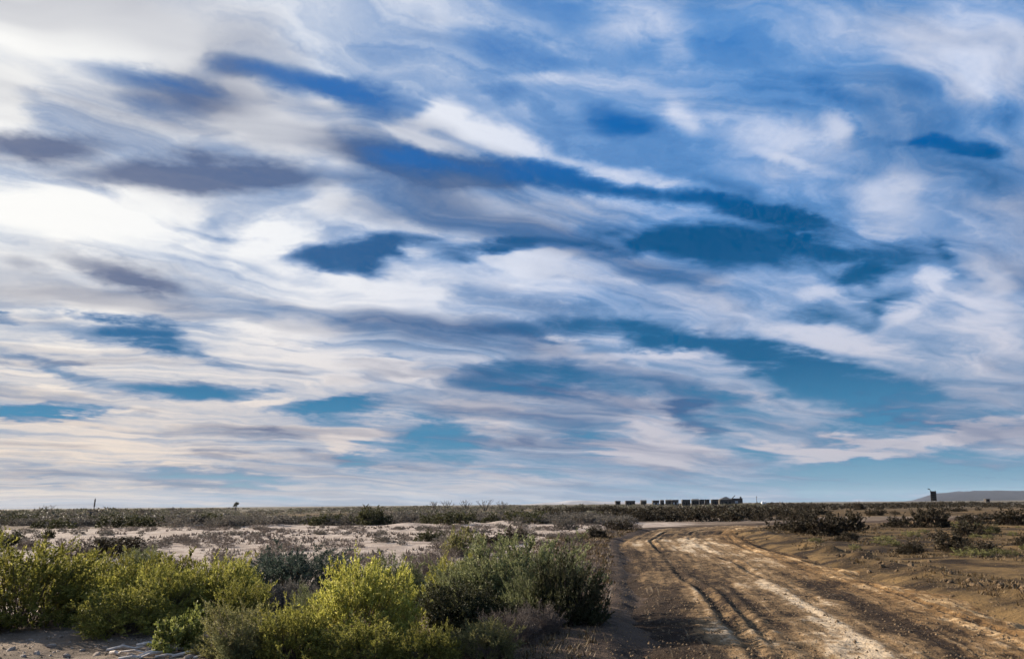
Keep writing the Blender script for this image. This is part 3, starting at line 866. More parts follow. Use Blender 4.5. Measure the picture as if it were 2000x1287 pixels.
MID = [
 ('dark_shrub', 'dark', 138, 285, 1046, 1090, 'dark spreading shrub on the pale sand behind the left thicket'),
 ('dry_shrub', 'dry', 100, 190, 1052, 1094, 'dry brown twiggy shrub on the left flank of the dark spreading shrub'),
 ('dark_green_shrub', 'darkgreen', 82, 108, 1030, 1053, 'small upright dark shrub alone on the pale sand'),
 ('dark_green_shrub', 'darkgreen', -30, 42, 1038, 1072, 'dark shrub on sand at the left edge behind the large olive-green one'),
 ('dry_shrub', 'dry', 30, 78, 1050, 1078, 'low dry shrub right of the dark one at the left edge'),
 ('olive_shrub', 'darkgreen', 810, 872, 1034, 1062, 'small olive shrub on the sand, left of the bigger olive shrub'),
 ('olive_shrub', 'olive', 855, 955, 1028, 1086, 'olive shrub behind the tall grey-green shrub'),
 ('dark_shrub', 'dark', 920, 1010, 1040, 1070, 'low dark shrub between the olive shrub and the spiky dark one'),
 ('dark_shrub', 'dark', 975, 1038, 1027, 1066, 'dark spiky shrub above the top of the tall grey-green shrub'),
 ('dark_shrub', 'dark', 1144, 1192, 1028, 1057, 'dark shrub at the left edge of the track bend'),
 ('dark_shrub', 'dark', 1184, 1242, 1012, 1039, 'dark double-topped shrub behind the one at the track bend'),
 ('olive_shrub', 'olive', 1118, 1152, 1042, 1058, 'small olive tuft beside the dark shrub at the track bend'),
 ('dark_shrub', 'grey', 1080, 1130, 1014, 1036, 'round grey-brown shrub on pale sand left of the track bend'),
 ('dark_green_shrub', 'darkgreen', 692, 762, 988, 1026, 'big rounded dark green shrub rising from the grey scrub'),
 ('dark_shrub', 'dark', 646, 684, 1000, 1022, 'dark shrub left of the big rounded green one'),
 ('dark_shrub', 'dark', 1535, 1606, 1008, 1048, 'dark rounded shrub at the inner side of the track bend'),
 ('dark_shrub', 'dark', 1568, 1660, 996, 1052, 'large black-brown shrub, tallest of the clump by the bend'),
 ('dark_shrub', 'dark', 1620, 1702, 990, 1044, 'large dark shrub on the right of the clump by the bend'),
 ('dark_shrub', 'dark', 1632, 1682, 1036, 1062, 'small dark shrub in front of the clump by the bend'),
 ('dark_shrub', 'dark', 1776, 1862, 982, 1030, 'tall spiky dark shrub below the board on legs'),
 ('dark_shrub', 'dark', 1724, 1795, 1003, 1031, 'low dark shrub left of the spiky one below the board'),
 ('dark_shrub', 'dark', 1858, 1944, 1000, 1020, 'wide low dark shrub between the spiky shrub and the right edge'),
 ('dark_shrub', 'dark', 1936, 2030, 988, 1026, 'big dark shrub cut by the right edge of the picture'),
 ('dark_shrub', 'dark', 1746, 1816, 1054, 1084, 'round dark shrub alone on the ochre ground'),
 ('dark_shrub', 'dark', 1822, 1905, 1034, 1080, 'ragged dark shrub right of the lone round one'),
 ('dark_shrub', 'dark', 1872, 1958, 1052, 1087, 'low dark shrub in front of the ragged one on ochre ground'),
 ('dark_shrub', 'darkgreen', 1878, 1922, 1020, 1044, 'small dark shrub behind the ragged one on ochre ground'),
 ('dark_shrub', 'darkgreen', 1922, 1956, 1024, 1042, 'small wispy dark shrub near the right edge'),
 ('dark_shrub', 'dark', 1974, 2030, 1044, 1074, 'dark shrub at the right edge, halfway to the big one'),
 ('dark_shrub', 'dark', 1670, 1690, 979, 996, 'round dark shrub on the skyline right of the clump by the bend'),
 ('dark_shrub', 'dark', 1688, 1728, 992, 1006, 'low dark mound of scrub just beyond the clump by the bend'),
]
for q in MID:
    pix_shrub(q[0], q[1], 'mid', *q[2:6], q[6], hk=.9 if q[1] == 'dark' else 1.0)

# ---- scattered shrubs: every one its own object
placed = []
SCATTERED = {}
def scatter(n, y0, y1, az0, az1, accept, make, ypow=1.0, gap=.9, tries=60):
    cnt = 0
    for _ in range(n * tries):
        if cnt >= n: break
        Y = y0 + (y1 - y0) * RNG.random() ** ypow
        X = math.tan(RNG.uniform(az0, az1)) * Y
        if abs(float(road_t(X, Y))) < HALF + .9 or not accept(X, Y): continue
        if any((X - a) ** 2 + (Y - b) ** 2 < gap * gap for a, b in placed[-260:]): continue
        placed.append((X, Y)); make(X, Y); cnt += 1

clump = lambda s_, th: (lambda X, Y: float(fbm(X / s_, Y / s_, 2, 83)) > th)
left = lambda X, Y: float(road_t(X, Y)) < 0
def mk(name, sp, w, h, label, group):
    def f(X, Y):
        k_ = RNG.uniform(0, 1)
        o = add_shrub(name, sp, 'low', X, Y, w[0] + (w[1] - w[0]) * k_, h[0] + (h[1] - h[0]) * (k_ * .6 + RNG.random() * .4), label, group=group)
        SCATTERED.setdefault(group, []).append((o, X, Y))
    return f

scatter(165, 21, 72, -.63, .16, lambda X, Y: left(X, Y) and clump(7, -.02)(X, Y),
        mk('dry_shrub', 'dry', (.4, 1.5), (.15, .42), 'low dry brown shrub scattered on the pale sand flat', 'dry shrubs on the pale sand flat'), 0.8, .5)
scatter(90, 24, 72, -.63, .14, lambda X, Y: left(X, Y),
        mk('grey_shrub', 'grey', (.4, 1.4), (.15, .40), 'low grey leafy shrub scattered on the pale sand flat', 'grey shrubs on the pale sand flat'), 0.8, .5)
scatter(230, 74, 150, -.64, .13, lambda X, Y: left(X, Y) and clump(11, -.12)(X, Y),
        mk('grey_scrub_bush', 'grey', (1.6, 3.4), (.55, 1.0), 'rounded grey bush in the scrub belt beyond the sand flat', 'grey bushes of the scrub belt'), 1.2, 1.0)
scatter(60, 76, 150, -.64, .13, lambda X, Y: left(X, Y),
        mk('olive_scrub_bush', 'darkgreen', (1.6, 3.2), (.7, 1.15), 'rounded olive-green bush in the scrub belt beyond the sand flat', 'olive bushes of the scrub belt'), 1.1, 1.0)
scatter(150, 84, 210, .03, .34, lambda X, Y: True,
        mk('dark_scrub_bush', 'dark', (2.0, 3.8), (.8, 1.35), 'dark bush in the belt beyond the bend of the track', 'dark bushes beyond the bend'), 1.2, 1.3)
scatter(60, 30, 190, .26, .66, lambda X, Y: float(road_t(X, Y)) > 4.5 and clump(9, .16)(X, Y),
        mk('dark_scrub_bush', 'dark', (.8, 2.4), (.3, .8), 'dark bush scattered on the ochre ground right of the track', 'dark bushes on the ochre ground'), 1.1, 1.0)

scatter(90, 16, 95, .20, .66, lambda X, Y: float(road_t(X, Y)) > 4.0 and clump(6, .0)(X, Y),
        mk('dry_shrub', 'olive', (.3, 1.1), (.10, .32), 'tiny low brown-olive shrub on the ochre ground right of the track', 'tiny shrubs on the ochre ground'), 1.3, .4)

# ---- labels that tell the scattered shrubs apart by the landmark they stand next to
SHORT = {'dry shrubs on the pale sand flat': 'dry brown shrub on sand', 'grey shrubs on the pale sand flat': 'low grey shrub on sand',
         'grey bushes of the scrub belt': 'rounded grey bush', 'olive bushes of the scrub belt': 'rounded olive-green bush',
         'dark bushes beyond the bend': 'dark bush beyond the bend', 'dark bushes on the ochre ground': 'dark bush on the ochre ground', 'tiny shrubs on the ochre ground': 'tiny olive shrub'}
SKYLINE = [(95, 'the faint bare skyline bush'), (184, 'the lone bare trunk'), (461, 'the small skyline tree'), (726, 'the big rounded green shrub'), (847, 'the leftmost central bare bush'), (947, 'the largest bare skyline bush'),
           (1207, 'the leftmost hut'), (1231, 'the second hut'), (1258, 'the third hut'), (1281, 'the fourth hut'), (1341, 'the wide dark hut'), (1377, 'the hut with a gap'), (1397, 'the last hut'),
           (1425, 'the hip-roofed house'), (1478, 'the thin pole'), (1824, 'the board on legs'), (1930, 'the small skyline cabin')]
NEXT = [(212, 1088, 'the dark spreading shrub'), (95, 1052, 'the small upright dark shrub'), (6, 1072, 'the dark left-edge shrub'), (841, 1060, 'the small olive shrub'), (1006, 1064, 'the dark spiky shrub'),
        (1168, 1056, 'the dark track-bend shrub'), (1105, 1036, 'the round grey-brown shrub'), (726, 1024, 'the big rounded green shrub'), (572, 1160, 'the blue-green shrub'), (838, 1150, 'the purplish dry shrub'),
        (1781, 1083, 'the lone round dark shrub'), (1860, 1079, 'the ragged dark shrub'), (1657, 1061, 'the small shrub before the clump'), (1818, 1029, 'the spiky dark shrub'), (1980, 1025, 'the big right-edge shrub')]
used = set()
for grp, lst in SCATTERED.items():
    for px, nm in SKYLINE:
        ta = math.tan(math.atan2(ray(px, 985).x, ray(px, 985).y))
        c = sorted((abs(X / Y - ta), o.name, o) for o, X, Y in lst if o.name not in used)
        if c and c[0][0] < .010:
            c[0][2]['label'] = f'{SHORT[grp]} most directly below {nm}'; used.add(c[0][1])
    for px, py, nm in NEXT:
        gx, gy = on_ground(px, py)
        for side_, test in (('left', lambda X, Y: X / Y < gx / gy - .004 and abs(Y - gy) < gy * .2), ('right', lambda X, Y: X / Y > gx / gy + .004 and abs(Y - gy) < gy * .2),
                            ('far', lambda X, Y: Y > gy * 1.08 and abs(X / Y - gx / gy) < .05)):
            c = sorted(((X - gx) ** 2 + (Y - gy) ** 2, o.name, o) for o, X, Y in lst if o.name not in used and test(X, Y))
            if c and c[0][0] < (gy * .22) ** 2:
                ph = {'left': 'nearest to the left of', 'right': 'nearest to the right of', 'far': 'nearest behind'}[side_]
                c[0][2]['label'] = f'{SHORT[grp]} {ph} {nm}'; used.add(c[0][1])

# ---- far scrub that reads as one mass
def scrub_mass(name, n, y0, y1, az0, az1, mat, label, hh=(.8, 1.35), seed=3, ypow=1.7):
    r = np.random.default_rng(seed)
    (sv, sf), (lv, lf) = shrub_geo(seed + 400, 12, 3, 2, .30, .22, .4, .35, .02, .1, 0, .25)
    (sv2, sf2), (lv2, lf2) = shrub_geo(seed + 500, 12, 3, 2, .30, .22, .4, .45, .02, .1, 0, .25)
    Vs = []; Fs = []; o = 0
    Y = y0 + (y1 - y0) * r.random(n) ** ypow
    X = np.tan(r.uniform(az0, az1, n)) * Y
    pn = fbm(X / 26, Y / 60, 3, 95)
    ok = (np.abs(road_t(X, Y)) > HALF + 1) & (pn + .35 * (r.random(n) - .5) > -.16)
    X, Y, pn = X[ok], Y[ok], pn[ok]
    Z = ground_h(X, Y)
    for i in range(len(X)):
        b, f_ = (lv, lf) if r.random() < .5 else (lv2, lf2)
        a = r.uniform(0, 6.28); w_ = r.uniform(.9, 2.0); h_ = r.uniform(*hh) * float(np.clip(.72 + 1.1 * pn[i], .45, 1.35))
        c_, s2 = math.cos(a), math.sin(a)
        v = np.stack([(b[:, 0] * c_ - b[:, 1] * s2) * w_ + X[i], (b[:, 0] * s2 + b[:, 1] * c_) * w_ + Y[i], b[:, 2] * h_ + Z[i]], -1)
        Vs.append(v); Fs.append(f_ + o); o += len(v)
    link(name, mesh_from(name, np.concatenate(Vs), np.concatenate(Fs), 3, [mat]), kind='stuff', label=label)
scrub_mass('grey_scrub', 1900, 125, 560, -.70, .30, LEAF['grey'], 'far grey-brown desert scrub among the green', seed=6)
scrub_mass('scrub', 2500, 130, 620, -.70, .30, LEAF['scrub'], 'far grey-green desert scrub reaching the horizon', seed=3)
scrub_mass('dark_scrub', 1500, 190, 520, .28, .75, LEAF['dark'], 'far dark scrub along the horizon on the right', seed=4, ypow=1.0)

# ================================================================== built things on the horizon
M_HUTWALL = simple_mat('hut_boards', (.045, .040, .036), (.085, .075, .066), 2.0)
M_HUTROOF = simple_mat('hut_roof_sheet', (.07, .068, .066), (.12, .115, .11), 1.5)
M_HUTDARK = simple_mat('dark_opening', (.012, .012, .013), (.02, .02, .02), 1.0)
M_HUTPALE = simple_mat('pale_panel', (.30, .31, .32), (.42, .42, .42), 1.0)
M_POST = simple_mat('weathered_post', (.06, .05, .04), (.11, .09, .075), 6.0)
M_SIGN = simple_mat('dark_board', (.018, .016, .018), (.040, .036, .034), 3.0)
M_CANVAS = simple_mat('white_canvas', (.70, .70, .68), (.80, .80, .78), 3.0)
M_BARK = simple_mat('grey_bark', (.05, .043, .036), (.11, .095, .08), 8.0)
HUT_Y = 490.0

def hut(px0, px1, h, label, style):
    x0, x1 = pix_at(px0, HUT_Y), pix_at(px1, HUT_Y)
    w = x1 - x0; xc = (x0 + x1) / 2; dp = 3.6
    z = ground_z(xc, HUT_Y) - .05
    e = link('hut', None, None, (xc, HUT_Y, z), None, None, label=label, category='hut', group='row of huts on the horizon')
    hw = w / 2 - .12
    wall = Soup()
    if style == 'open':                              # a gap right through the middle
        wall.box(-hw, -hw * .12, 0, dp, .25, h - .25); wall.box(hw * .22, hw, 0, dp, .25, h - .25)
    else:
        wall.box(-hw, hw, 0, dp, .25, h - .25)
    link('wall', wall.mesh('wall', M_HUTWALL), e)
    r_ = Soup()
    if style == 'gable':
        r_.poly([(-w / 2, -.35, h - .35), (w / 2, -.35, h - .35), (w / 2, dp + .35, h - .35), (-w / 2, dp + .35, h - .35), (-w / 2, dp / 2, h + .25), (w / 2, dp / 2, h + .25)],
                [(0, 1, 5, 4), (2, 3, 4, 5), (0, 4, 3), (1, 2, 5), (3, 2, 1, 0)])
    else:
        r_.box(-w / 2, w / 2, -.4, dp + .3, h - .247, h)
    link('roof', r_.mesh('roof', M_HUTROOF), e)
    for sx in (-hw * .85, hw * .85):
        link('stilt', Soup().box(sx - .12, sx + .12, .2, .44, -.3, .247).mesh('stilt', M_POST), e)
    if style != 'open':
        link('door', Soup().box(-.42, .42, -.05, -.002, .27, min(2.25, h - .5)).mesh('door', M_HUTDARK), e)
        for sx in (-1, 1):
            if hw > 1.5:
                c = sx * hw * .62
                f = link('window', Soup().box(c - .45, c + .45, -.06, -.003, 1.15, 2.1).mesh('window', M_HUTPALE if (int(px0) % 3 == 0) else M_HUTDARK), e)
    return e

HUTS = [(1202, 1212.5, 3.3, 'flat', 'leftmost hut of the row, standing alone'), (1222, 1241, 3.35, 'flat', 'wide flat-roofed hut, second of the row from the left'),
        (1252, 1263.5, 3.35, 'gable', 'narrow hut, third of the row from the left'), (1275, 1288, 3.5, 'flat', 'flat-roofed hut, fourth of the row from the left'),
        (1291, 1297.8, 3.5, 'gable', 'narrowest hut of the row, just right of the fourth'), (1301.5, 1312.5, 3.55, 'gable', 'hut sixth of the row from the left'),
        (1314, 1326, 3.6, 'flat', 'hut seventh of the row from the left, close beside the sixth'), (1333, 1349, 3.6, 'flat', 'wide dark hut in the right half of the row'),
        (1352.5, 1366, 3.65, 'gable', 'hut between the wide dark hut and the one with a gap'), (1368, 1386.5, 3.65, 'open', 'hut of the row with a see-through gap in its middle'),
        (1391, 1403.7, 3.7, 'flat', 'last hut of the row, next to the hip-roofed house')]
for a_, b_, h_, st, lb in HUTS:
    hut(a_, b_, h_, lb, st)

# hip-roofed house at the end of the row
hx0, hx1, hx2 = pix_at(1407, HUT_Y), pix_at(1431, HUT_Y), pix_at(1451.5, HUT_Y)
hz0 = ground_z(hx1, HUT_Y) - .05
e = link('house', None, None, (hx0, HUT_Y, hz0), None, None, label='low hip-roofed house with a flat wing at the end of the hut row', category='house')
w1, w2 = hx1 - hx0, hx2 - hx0
link('wall', Soup().box(.3, w1 - .3, .3, 6.5, 0, 3.45).mesh('wall', M_HUTWALL), e)
rf = link('roof', Soup().poly([(0, 0, 3.45), (w1, 0, 3.45), (w1, 6.8, 3.45), (0, 6.8, 3.45), (w1 * .52, 3.4, 5.0), (w1 * .66, 3.4, 5.0)],
     [(0, 1, 5, 4), (2, 3, 4, 5), (0, 4, 3), (1, 2, 5), (3, 2, 1, 0)]).mesh('roof', M_HUTROOF), e)
link('wing', Soup().box(w1 - .297, w2, .6, 6, 0, 3.9).mesh('wing', M_HUTWALL), e)
link('wing_roof', Soup().box(w1 - .15, w2 + .15, .4, 6.2, 3.902, 4.1).mesh('wing_roof', M_HUTROOF), e)
link('chimney', Soup().box(w2 - 1.0, w2 - .2, 2, 2.8, 4.102, 5.0).mesh('chimney', M_HUTWALL), e)
link('stair', Soup().poly([(w1 + .1, 1.5, 4.1), (w1 + .55, 1.5, 4.1), (w1 + 2.3, 1.5, 5.75), (w1 + 1.9, 1.5, 5.75), (w1 + .1, 2.2, 4.1), (w1 + .55, 2.2, 4.1), (w1 + 2.3, 2.2, 5.75), (w1 + 1.9, 2.2, 5.75)],
     [(0, 1, 2, 3), (7, 6, 5, 4), (0, 4, 5, 1), (1, 5, 6, 2), (2, 6, 7, 3), (3, 7, 4, 0)]).mesh('stair', M_HUTDARK), e)
for wx in (.16, .5, .8):
    link('window', Soup().box(w1 * wx - .45, w1 * wx + .45, .24, .297, 1.2, 2.4).mesh('window', M_HUTDARK), e)
link('window', Soup().box(w1 + 1.6, w1 + 3.2, .54, .597, 1.4, 2.7).mesh('window', M_HUTPALE), e)

# pole and two white tents right of the house
px_ = pix_at(1478.5, 480)
e = link('utility_pole', None, None, (px_, 480, ground_z(px_, 480)), None, None, label='thin pole standing right of the hip-roofed house', category='pole')
link('post', Soup().tube([(0, 0, -.3), (0, 0, 5.2)], [.16, .12], 7).mesh('post', M_POST), e)
link('crossarm', Soup().box(-.5, .5, -.06, .06, 4.6, 4.72).mesh('crossarm', M_POST), e)
for a_, b_, lb in ((1487.5, 1492.5, 'small white peaked tent right of the thin pole'), (1493.2, 1496.2, 'smaller white peaked tent beside the first')):
    xa, xb = pix_at(a_, 470), pix_at(b_, 470); hw = (xb - xa) / 2
    e = link('tent', None, None, ((xa + xb) / 2, 470, ground_z(xa, 470)), None, None, label=lb, category='tent', group='white tents')
    link('side_panel', Soup().box(-hw, hw, -hw, hw, 0, 1.7).mesh('side_panel', M_CANVAS), e)
    link('tent_roof', Soup().poly([(-hw - .1, -hw - .1, 1.702), (hw + .1, -hw - .1, 1.702), (hw + .1, hw + .1, 1.702), (-hw - .1, hw + .1, 1.702), (0, 0, 2.5)],
         [(0, 1, 4), (1, 2, 4), (2, 3, 4), (3, 0, 4), (3, 2, 1, 0)]).mesh('tent_roof', M_CANVAS), e)

# tall board on two legs with an arm at its top
SY = 300.0
sx = pix_at(1824.5, SY); sz = ground_z(sx, SY)
e = link('board_sign', None, None, (sx, SY, sz), (0, rad(1.5), 0), None, label='tall dark board on two legs with an arm at its top, on the skyline', category='sign')
bd = link('board', Soup().box(-.98, .98, -.06, .06, 1.75, 5.0).mesh('board', M_SIGN), e)
for k_ in range(5):
    link('batten', Soup().box(-1.0, 1.0, -.13, -.062, 1.9 + k_ * .68, 2.02 + k_ * .68).mesh('batten', M_POST), bd)
for q in (-.88, .88):
    link('leg', Soup().tube([(q, .16, -.4), (q * .97, .16, 5.2)], [.10, .09], 6).mesh('leg', M_POST), e)
arm = link('arm', Soup().tube([(-.9, .1, 4.9), (-.98, .05, 5.45), (-1.2, -.02, 5.65), (-1.95, -.1, 5.85)], [.08, .08, .15, .06], 6).mesh('arm', M_SIGN), e)
link('lamp_head', Soup().box(-1.75, -1.2, -.25, .05, 5.56, 5.78).mesh('lamp_head', M_SIGN), arm)

# small lookout box on the right skyline
lx = pix_at(1930.5, 380); lz = ground_z(lx, 380)
e = link('lookout_cabin', None, None, (lx, 380, lz), None, None, label='small dark box cabin on stilts on the skyline below the mountain', category='cabin')
link('wall', Soup().box(-.85, .85, 0, 1.6, 1.0, 2.25).mesh('wall', M_HUTWALL), e)
link('roof', Soup().box(-1.1, 1.1, -.25, 1.85, 2.252, 2.42).mesh('roof', M_HUTROOF), e)
link('window', Soup().box(-.5, .5, -.05, -.003, 1.5, 2.0).mesh('window', M_HUTDARK), e)
for qx in (-.75, .75):
    for qy in (.1, 1.5):
        link('stilt', Soup().box(qx - .08, qx + .08, qy - .08, qy + .08, -.3, .998).mesh('stilt', M_POST), e)

# ---- lone trunk, little tree and bare bushes on the left skyline
TY = 260.0
tx = pix_at(184.5, TY); tz = ground_z(tx, TY)
e = link('dead_tree', None, None, (tx, TY, tz), None, None, label='lone bare trunk standing on the left skyline', category='dead tree')
link('trunk', Soup().tube([(.02, 0, -.3), (.05, 0, 1.0), (-.05, 0, 1.9), (-.02, 0, 2.4), (.05, 0, 3.6), (.02, 0, 4.2), (.10, 0, 4.7)], [.20, .17, .12, .21, .20, .16, .05], 8).mesh('trunk', M_BARK, True), e)
link('branch_stub', Soup().tube([(.05, 0, 3.2), (.26, .02, 3.9), (.27, .02, 4.6)], [.06, .05, .03], 5).mesh('branch_stub', M_BARK), e)

def leaf_ball(seed, n, c, r, ll):
    g = np.random.default_rng(seed)
    d = unit(g.normal(0, 1, (n, 3))) * (g.random((n, 1)) ** .4) * np.array(r) + np.array(c)
    a = unit(g.normal(0, 1, (n, 3))); b = unit(np.cross(a, g.normal(0, 1, (n, 3))))
    V = np.stack([d, d + a * ll * .5 + b * ll * .3, d + a * ll, d + a * ll * .5 - b * ll * .3], 1).reshape(-1, 3)
    k4 = np.arange(n)[:, None] * 4
    return V, np.concatenate([k4 + np.array([[0, 1, 2]]), k4 + np.array([[0, 2, 3]])])
tx = pix_at(461, TY); tz = ground_z(tx, TY)
e = link('small_tree', None, None, (tx, TY, tz), None, (.8, .8, .85), label='small tufted tree on the left skyline', category='tree')
tk = link('trunk', Soup().tube([(0, 0, -.3), (.1, 0, 1.2), (-.05, 0, 2.2), (.15, 0, 3.1)], [.24, .2, .16, .08], 6).mesh('trunk', M_BARK), e)
for b_ in (((-.0, 0, 1.3), (-.6, .2, 2.0), (-1.0, .3, 2.3)), ((.05, 0, 1.8), (.5, -.1, 2.5), (.8, -.1, 3.2)), ((-.05, 0, 2.2), (-.4, 0, 2.9), (-.5, 0, 3.4))):
    link('limb', Soup().tube(b_, [.07, .05, .03], 5).mesh('limb', M_BARK), tk)
parts_ = [leaf_ball(1, 150, (.2, 0, 3.2), (.55, .5, .5), .3), leaf_ball(2, 90, (.75, -.1, 3.1), (.4, .4, .4), .3), leaf_ball(3, 80, (-.5, 0, 2.7), (.4, .4, .4), .3), leaf_ball(4, 60, (-.9, .3, 2.3), (.45, .4, .35), .3), leaf_ball(5, 50, (.1, 0, 2.4), (.4, .4, .3), .3)]
Vs, Fs, o_ = [], [], 0
for v, f in parts_:
    Vs.append(v); Fs.append(f + o_); o_ += len(v)
link('crown', mesh_from('crown', np.concatenate(Vs), np.concatenate(Fs), 3, [LEAF['darkgreen']]), e)

def bare_bush(px, w_px, top, label, seed, Y=250.0):
    g = np.random.default_rng(seed)
    x = pix_at(px, Y); z = ground_z(x, Y)
    R_ = w_px / 2 / F_PX * Y
    hor = 985 - (px - 1000) * math.sin(ROLL)
    H_ = EYE + (hor - top) / F_PX * Y
    e = link('bare_bush', None, None, (x, Y, z), None, None, label=label, category='bush', group='bare bushes on the skyline')
    for i in range(11):
        f = -1 + 2 * i / 10.0 + g.normal(0, .12); q = g.uniform(.65, 1.0)
        p = [(f * .2, g.normal(0, .1), -.2), (f * R_ * .5, g.normal(0, .3), H_ * .55 * q), (f * R_ * (.85 + .2 * g.random()), g.normal(0, .5), H_ * q)]
        b = link('branch', Soup().tube(p, [.075, .06, .035], 4).mesh('branch', M_BARK), e)
        for k_ in range(2):
            a_ = Vector(p[1]).lerp(Vector(p[2]), g.uniform(.1, .8))
            t_ = a_ + Vector((g.normal(0, .45), g.normal(0, .3), g.uniform(.25, .7)))
            link('twig', Soup().tube([a_, t_], [.045, .025], 3).mesh('twig', M_BARK), b)
    return e
for i, (p_, w_, t_, lb) in enumerate([(95, 26, 985, 'faint bare bush on the skyline left of the lone trunk'), (847, 14, 979, 'leftmost bare bush of the skyline group near the centre'),
        (873, 22, 976, 'bare branching bush, second of the central skyline group'), (909, 24, 976, 'bare branching bush, third of the central skyline group'),
        (947, 32, 974, 'largest bare branching bush of the central skyline group'), (981, 24, 977, 'rightmost bare bush of the central skyline group')]):
    bare_bush(p_, w_, t_, lb, 60 + i)

# ================================================================== small things on the ground
M_BLEACH = simple_mat('bleached_wood', (.36, .31, .27), (.62, .56, .50), 14.0)
M_STONE = simple_mat('pale_stone', (.20, .155, .125), (.36, .29, .235), 12.0, bump=.3)
M_CLOD = simple_mat('dirt_clod', (.07, .046, .026), (.17, .115, .065), 9.0, bump=.4)

def stone_mesh(seed, mat, flat=.6):
    g = np.random.default_rng(seed)
    V = []; n1, n2 = 5, 8
    for i in range(1, n1):
        th = math.pi * i / n1
        for j in range(n2):
            ph = 2 * math.pi * (j + .5 * (i % 2)) / n2
            rr = 1 + .30 * (g.random() - .5)
            V.append((math.sin(th) * math.cos(ph) * rr, math.sin(th) * math.sin(ph) * rr * .8, math.cos(th) * rr * flat))
    V += [(0, 0, flat), (0, 0, -flat)]
    Fq = []
    for i in range(n1 - 2):
        for j in range(n2):
            a, b = i * n2 + j, i * n2 + (j + 1) % n2
            Fq.append((a, a + n2, b + n2, b))
    for j in range(n2):
        Fq.append((len(V) - 2, j, (j + 1) % n2)); Fq.append((len(V) - 1, (n1 - 2) * n2 + (j + 1) % n2, (n1 - 2) * n2 + j))
    return Soup().poly(V, Fq).mesh('stone', mat)
STONES = [stone_mesh(i, M_STONE) for i in range(5)]
CLODS = [stone_mesh(20 + i, M_CLOD, .75) for i in range(5)]

# bleached twigs and stones on the bare soil at the lower left
g_ = np.random.default_rng(31)
for i, (px, py, L, an) in enumerate([(245, 1271, .42, .25), (268, 1279, .5, -.3), (292, 1262, .3, .5), (300, 1281, .38, .9), (322, 1268, .4, -.5), (330, 1283, .3, .2), (352, 1272, .34, .05), (372, 1280, .42, .6), (390, 1270, .3, -.2), (262, 1287, .34, .1), (410, 1284, .36, .35), (225, 1282, .26, -.7)]):
    x, y = on_ground(px, py); z = ground_z(x, y)
    c, s2 = math.cos(an), math.sin(an)
    p = [(-L / 2 * c, -L / 2 * s2, .012), (-L * .1 * c + .02, -L * .1 * s2 - .02, .035 + .02 * g_.random()), (L * .2 * c, L * .2 * s2 + .02, .02), (L / 2 * c, L / 2 * s2, .03 + .05 * g_.random())]
    rr = g_.uniform(.010, .024)
    e = link('bleached_twig', Soup().tube(p, [rr, rr * .95, rr * .7, rr * .3], 6).mesh('bleached_twig', M_BLEACH), None, (x, y, z), None, None,
             label='bleached twig lying on the bare soil beside the leafy green plant', category='twig', group='bleached twigs on the bare soil')
for i, (px, py, r_) in enumerate([(100, 1262, .045), (72, 1277, .05), (45, 1284, .04), (130, 1281, .055), (160, 1268, .035), (190, 1279, .045), (205, 1263, .03), (290, 1272, .05), (305, 1259, .04), (340, 1277, .035), (368, 1286, .05), (120, 1246, .03), (60, 1252, .03), (22, 1268, .05), (240, 1261, .03), (255, 1283, .045)]):
    x, y = on_ground(px, py); z = ground_z(x, y)
    link('stone', STONES[i % 5], None, (x, y, z + r_ * .2), (g_.normal(0, .2), g_.normal(0, .2), g_.uniform(0, 6)), (r_ * 1.3, r_, r_),
         label='small pale stone lying on the bare soil at lower left', category='stone', group='pale stones on the bare soil')
# clods and stones along the broken shoulder on the far side of the track
n = 0
while n < 90:
    Y = 12.5 + 16 * g_.random() ** 1.2
    t0 = 4.0 + g_.normal(0, .38)
    sl = float(np.interp(Y, _dy, _dsl)); X = float(np.interp(Y, _dy, _dxx)) + t0 * math.sqrt(1 + sl * sl)
    r_ = g_.uniform(.025, .075) * (1 if g_.random() < .85 else 1.5)
    link('dirt_clod', CLODS[n % 5], None, (X, Y, ground_z(X, Y) + r_ * .25), (g_.normal(0, .3), g_.normal(0, .3), g_.uniform(0, 6)), (r_ * 1.2, r_, r_),
         label='dirt clod on the broken shoulder along the far side of the track', category='clod', group='clods along the track shoulder')
    n += 1

# pebbles, twigs and dry stubble nobody could count
def litter(name, n, gen, mat, label, size, seed):
    g = np.random.default_rng(seed)
    Vs, Fs, o_ = [], [], 0
    tet = np.array([[1, 0, -.3], [-.5, .87, -.3], [-.5, -.87, -.3], [0, 0, .8], [.3, .2, .6]])
    tf = np.array([[0, 1, 4], [1, 2, 3], [2, 0, 3], [0, 4, 3], [1, 3, 4]])
    X, Y = gen(g, n)
    t = road_t(X, Y)
    Z = np.where(np.abs(t) < HALF - .4, base_h(X, Y) - .03, ground_h(X, Y))
    R_ = size[0] + (size[1] - size[0]) * g.random(n) ** 3
    A = g.uniform(0, 6.28, n)
    P = tet[None] * R_[:, None, None] * g.uniform(.7, 1.3, (n, 5, 1))
    c, s2 = np.cos(A)[:, None], np.sin(A)[:, None]
    V = np.stack([P[..., 0] * c - P[..., 1] * s2 + X[:, None], P[..., 0] * s2 + P[..., 1] * c + Y[:, None], P[..., 2] * .8 + Z[:, None] + .004], -1).reshape(-1, 3)
    Fc = (np.arange(n)[:, None, None] * 5 + tf[None]).reshape(-1, 3)
    link(name, mesh_from(name, V, Fc, 3, [mat]), kind='stuff', label=label)
def gen_all(g, n):
    Y = 8.5 + 40 * g.random(n) ** 2.2
    return np.tan(g.uniform(-.64, .64, n)) * Y, Y
litter('gravel', 9000, gen_all, M_CLOD, 'loose pebbles and crumbs of dirt strewn over the ground', (.006, .035), 8)
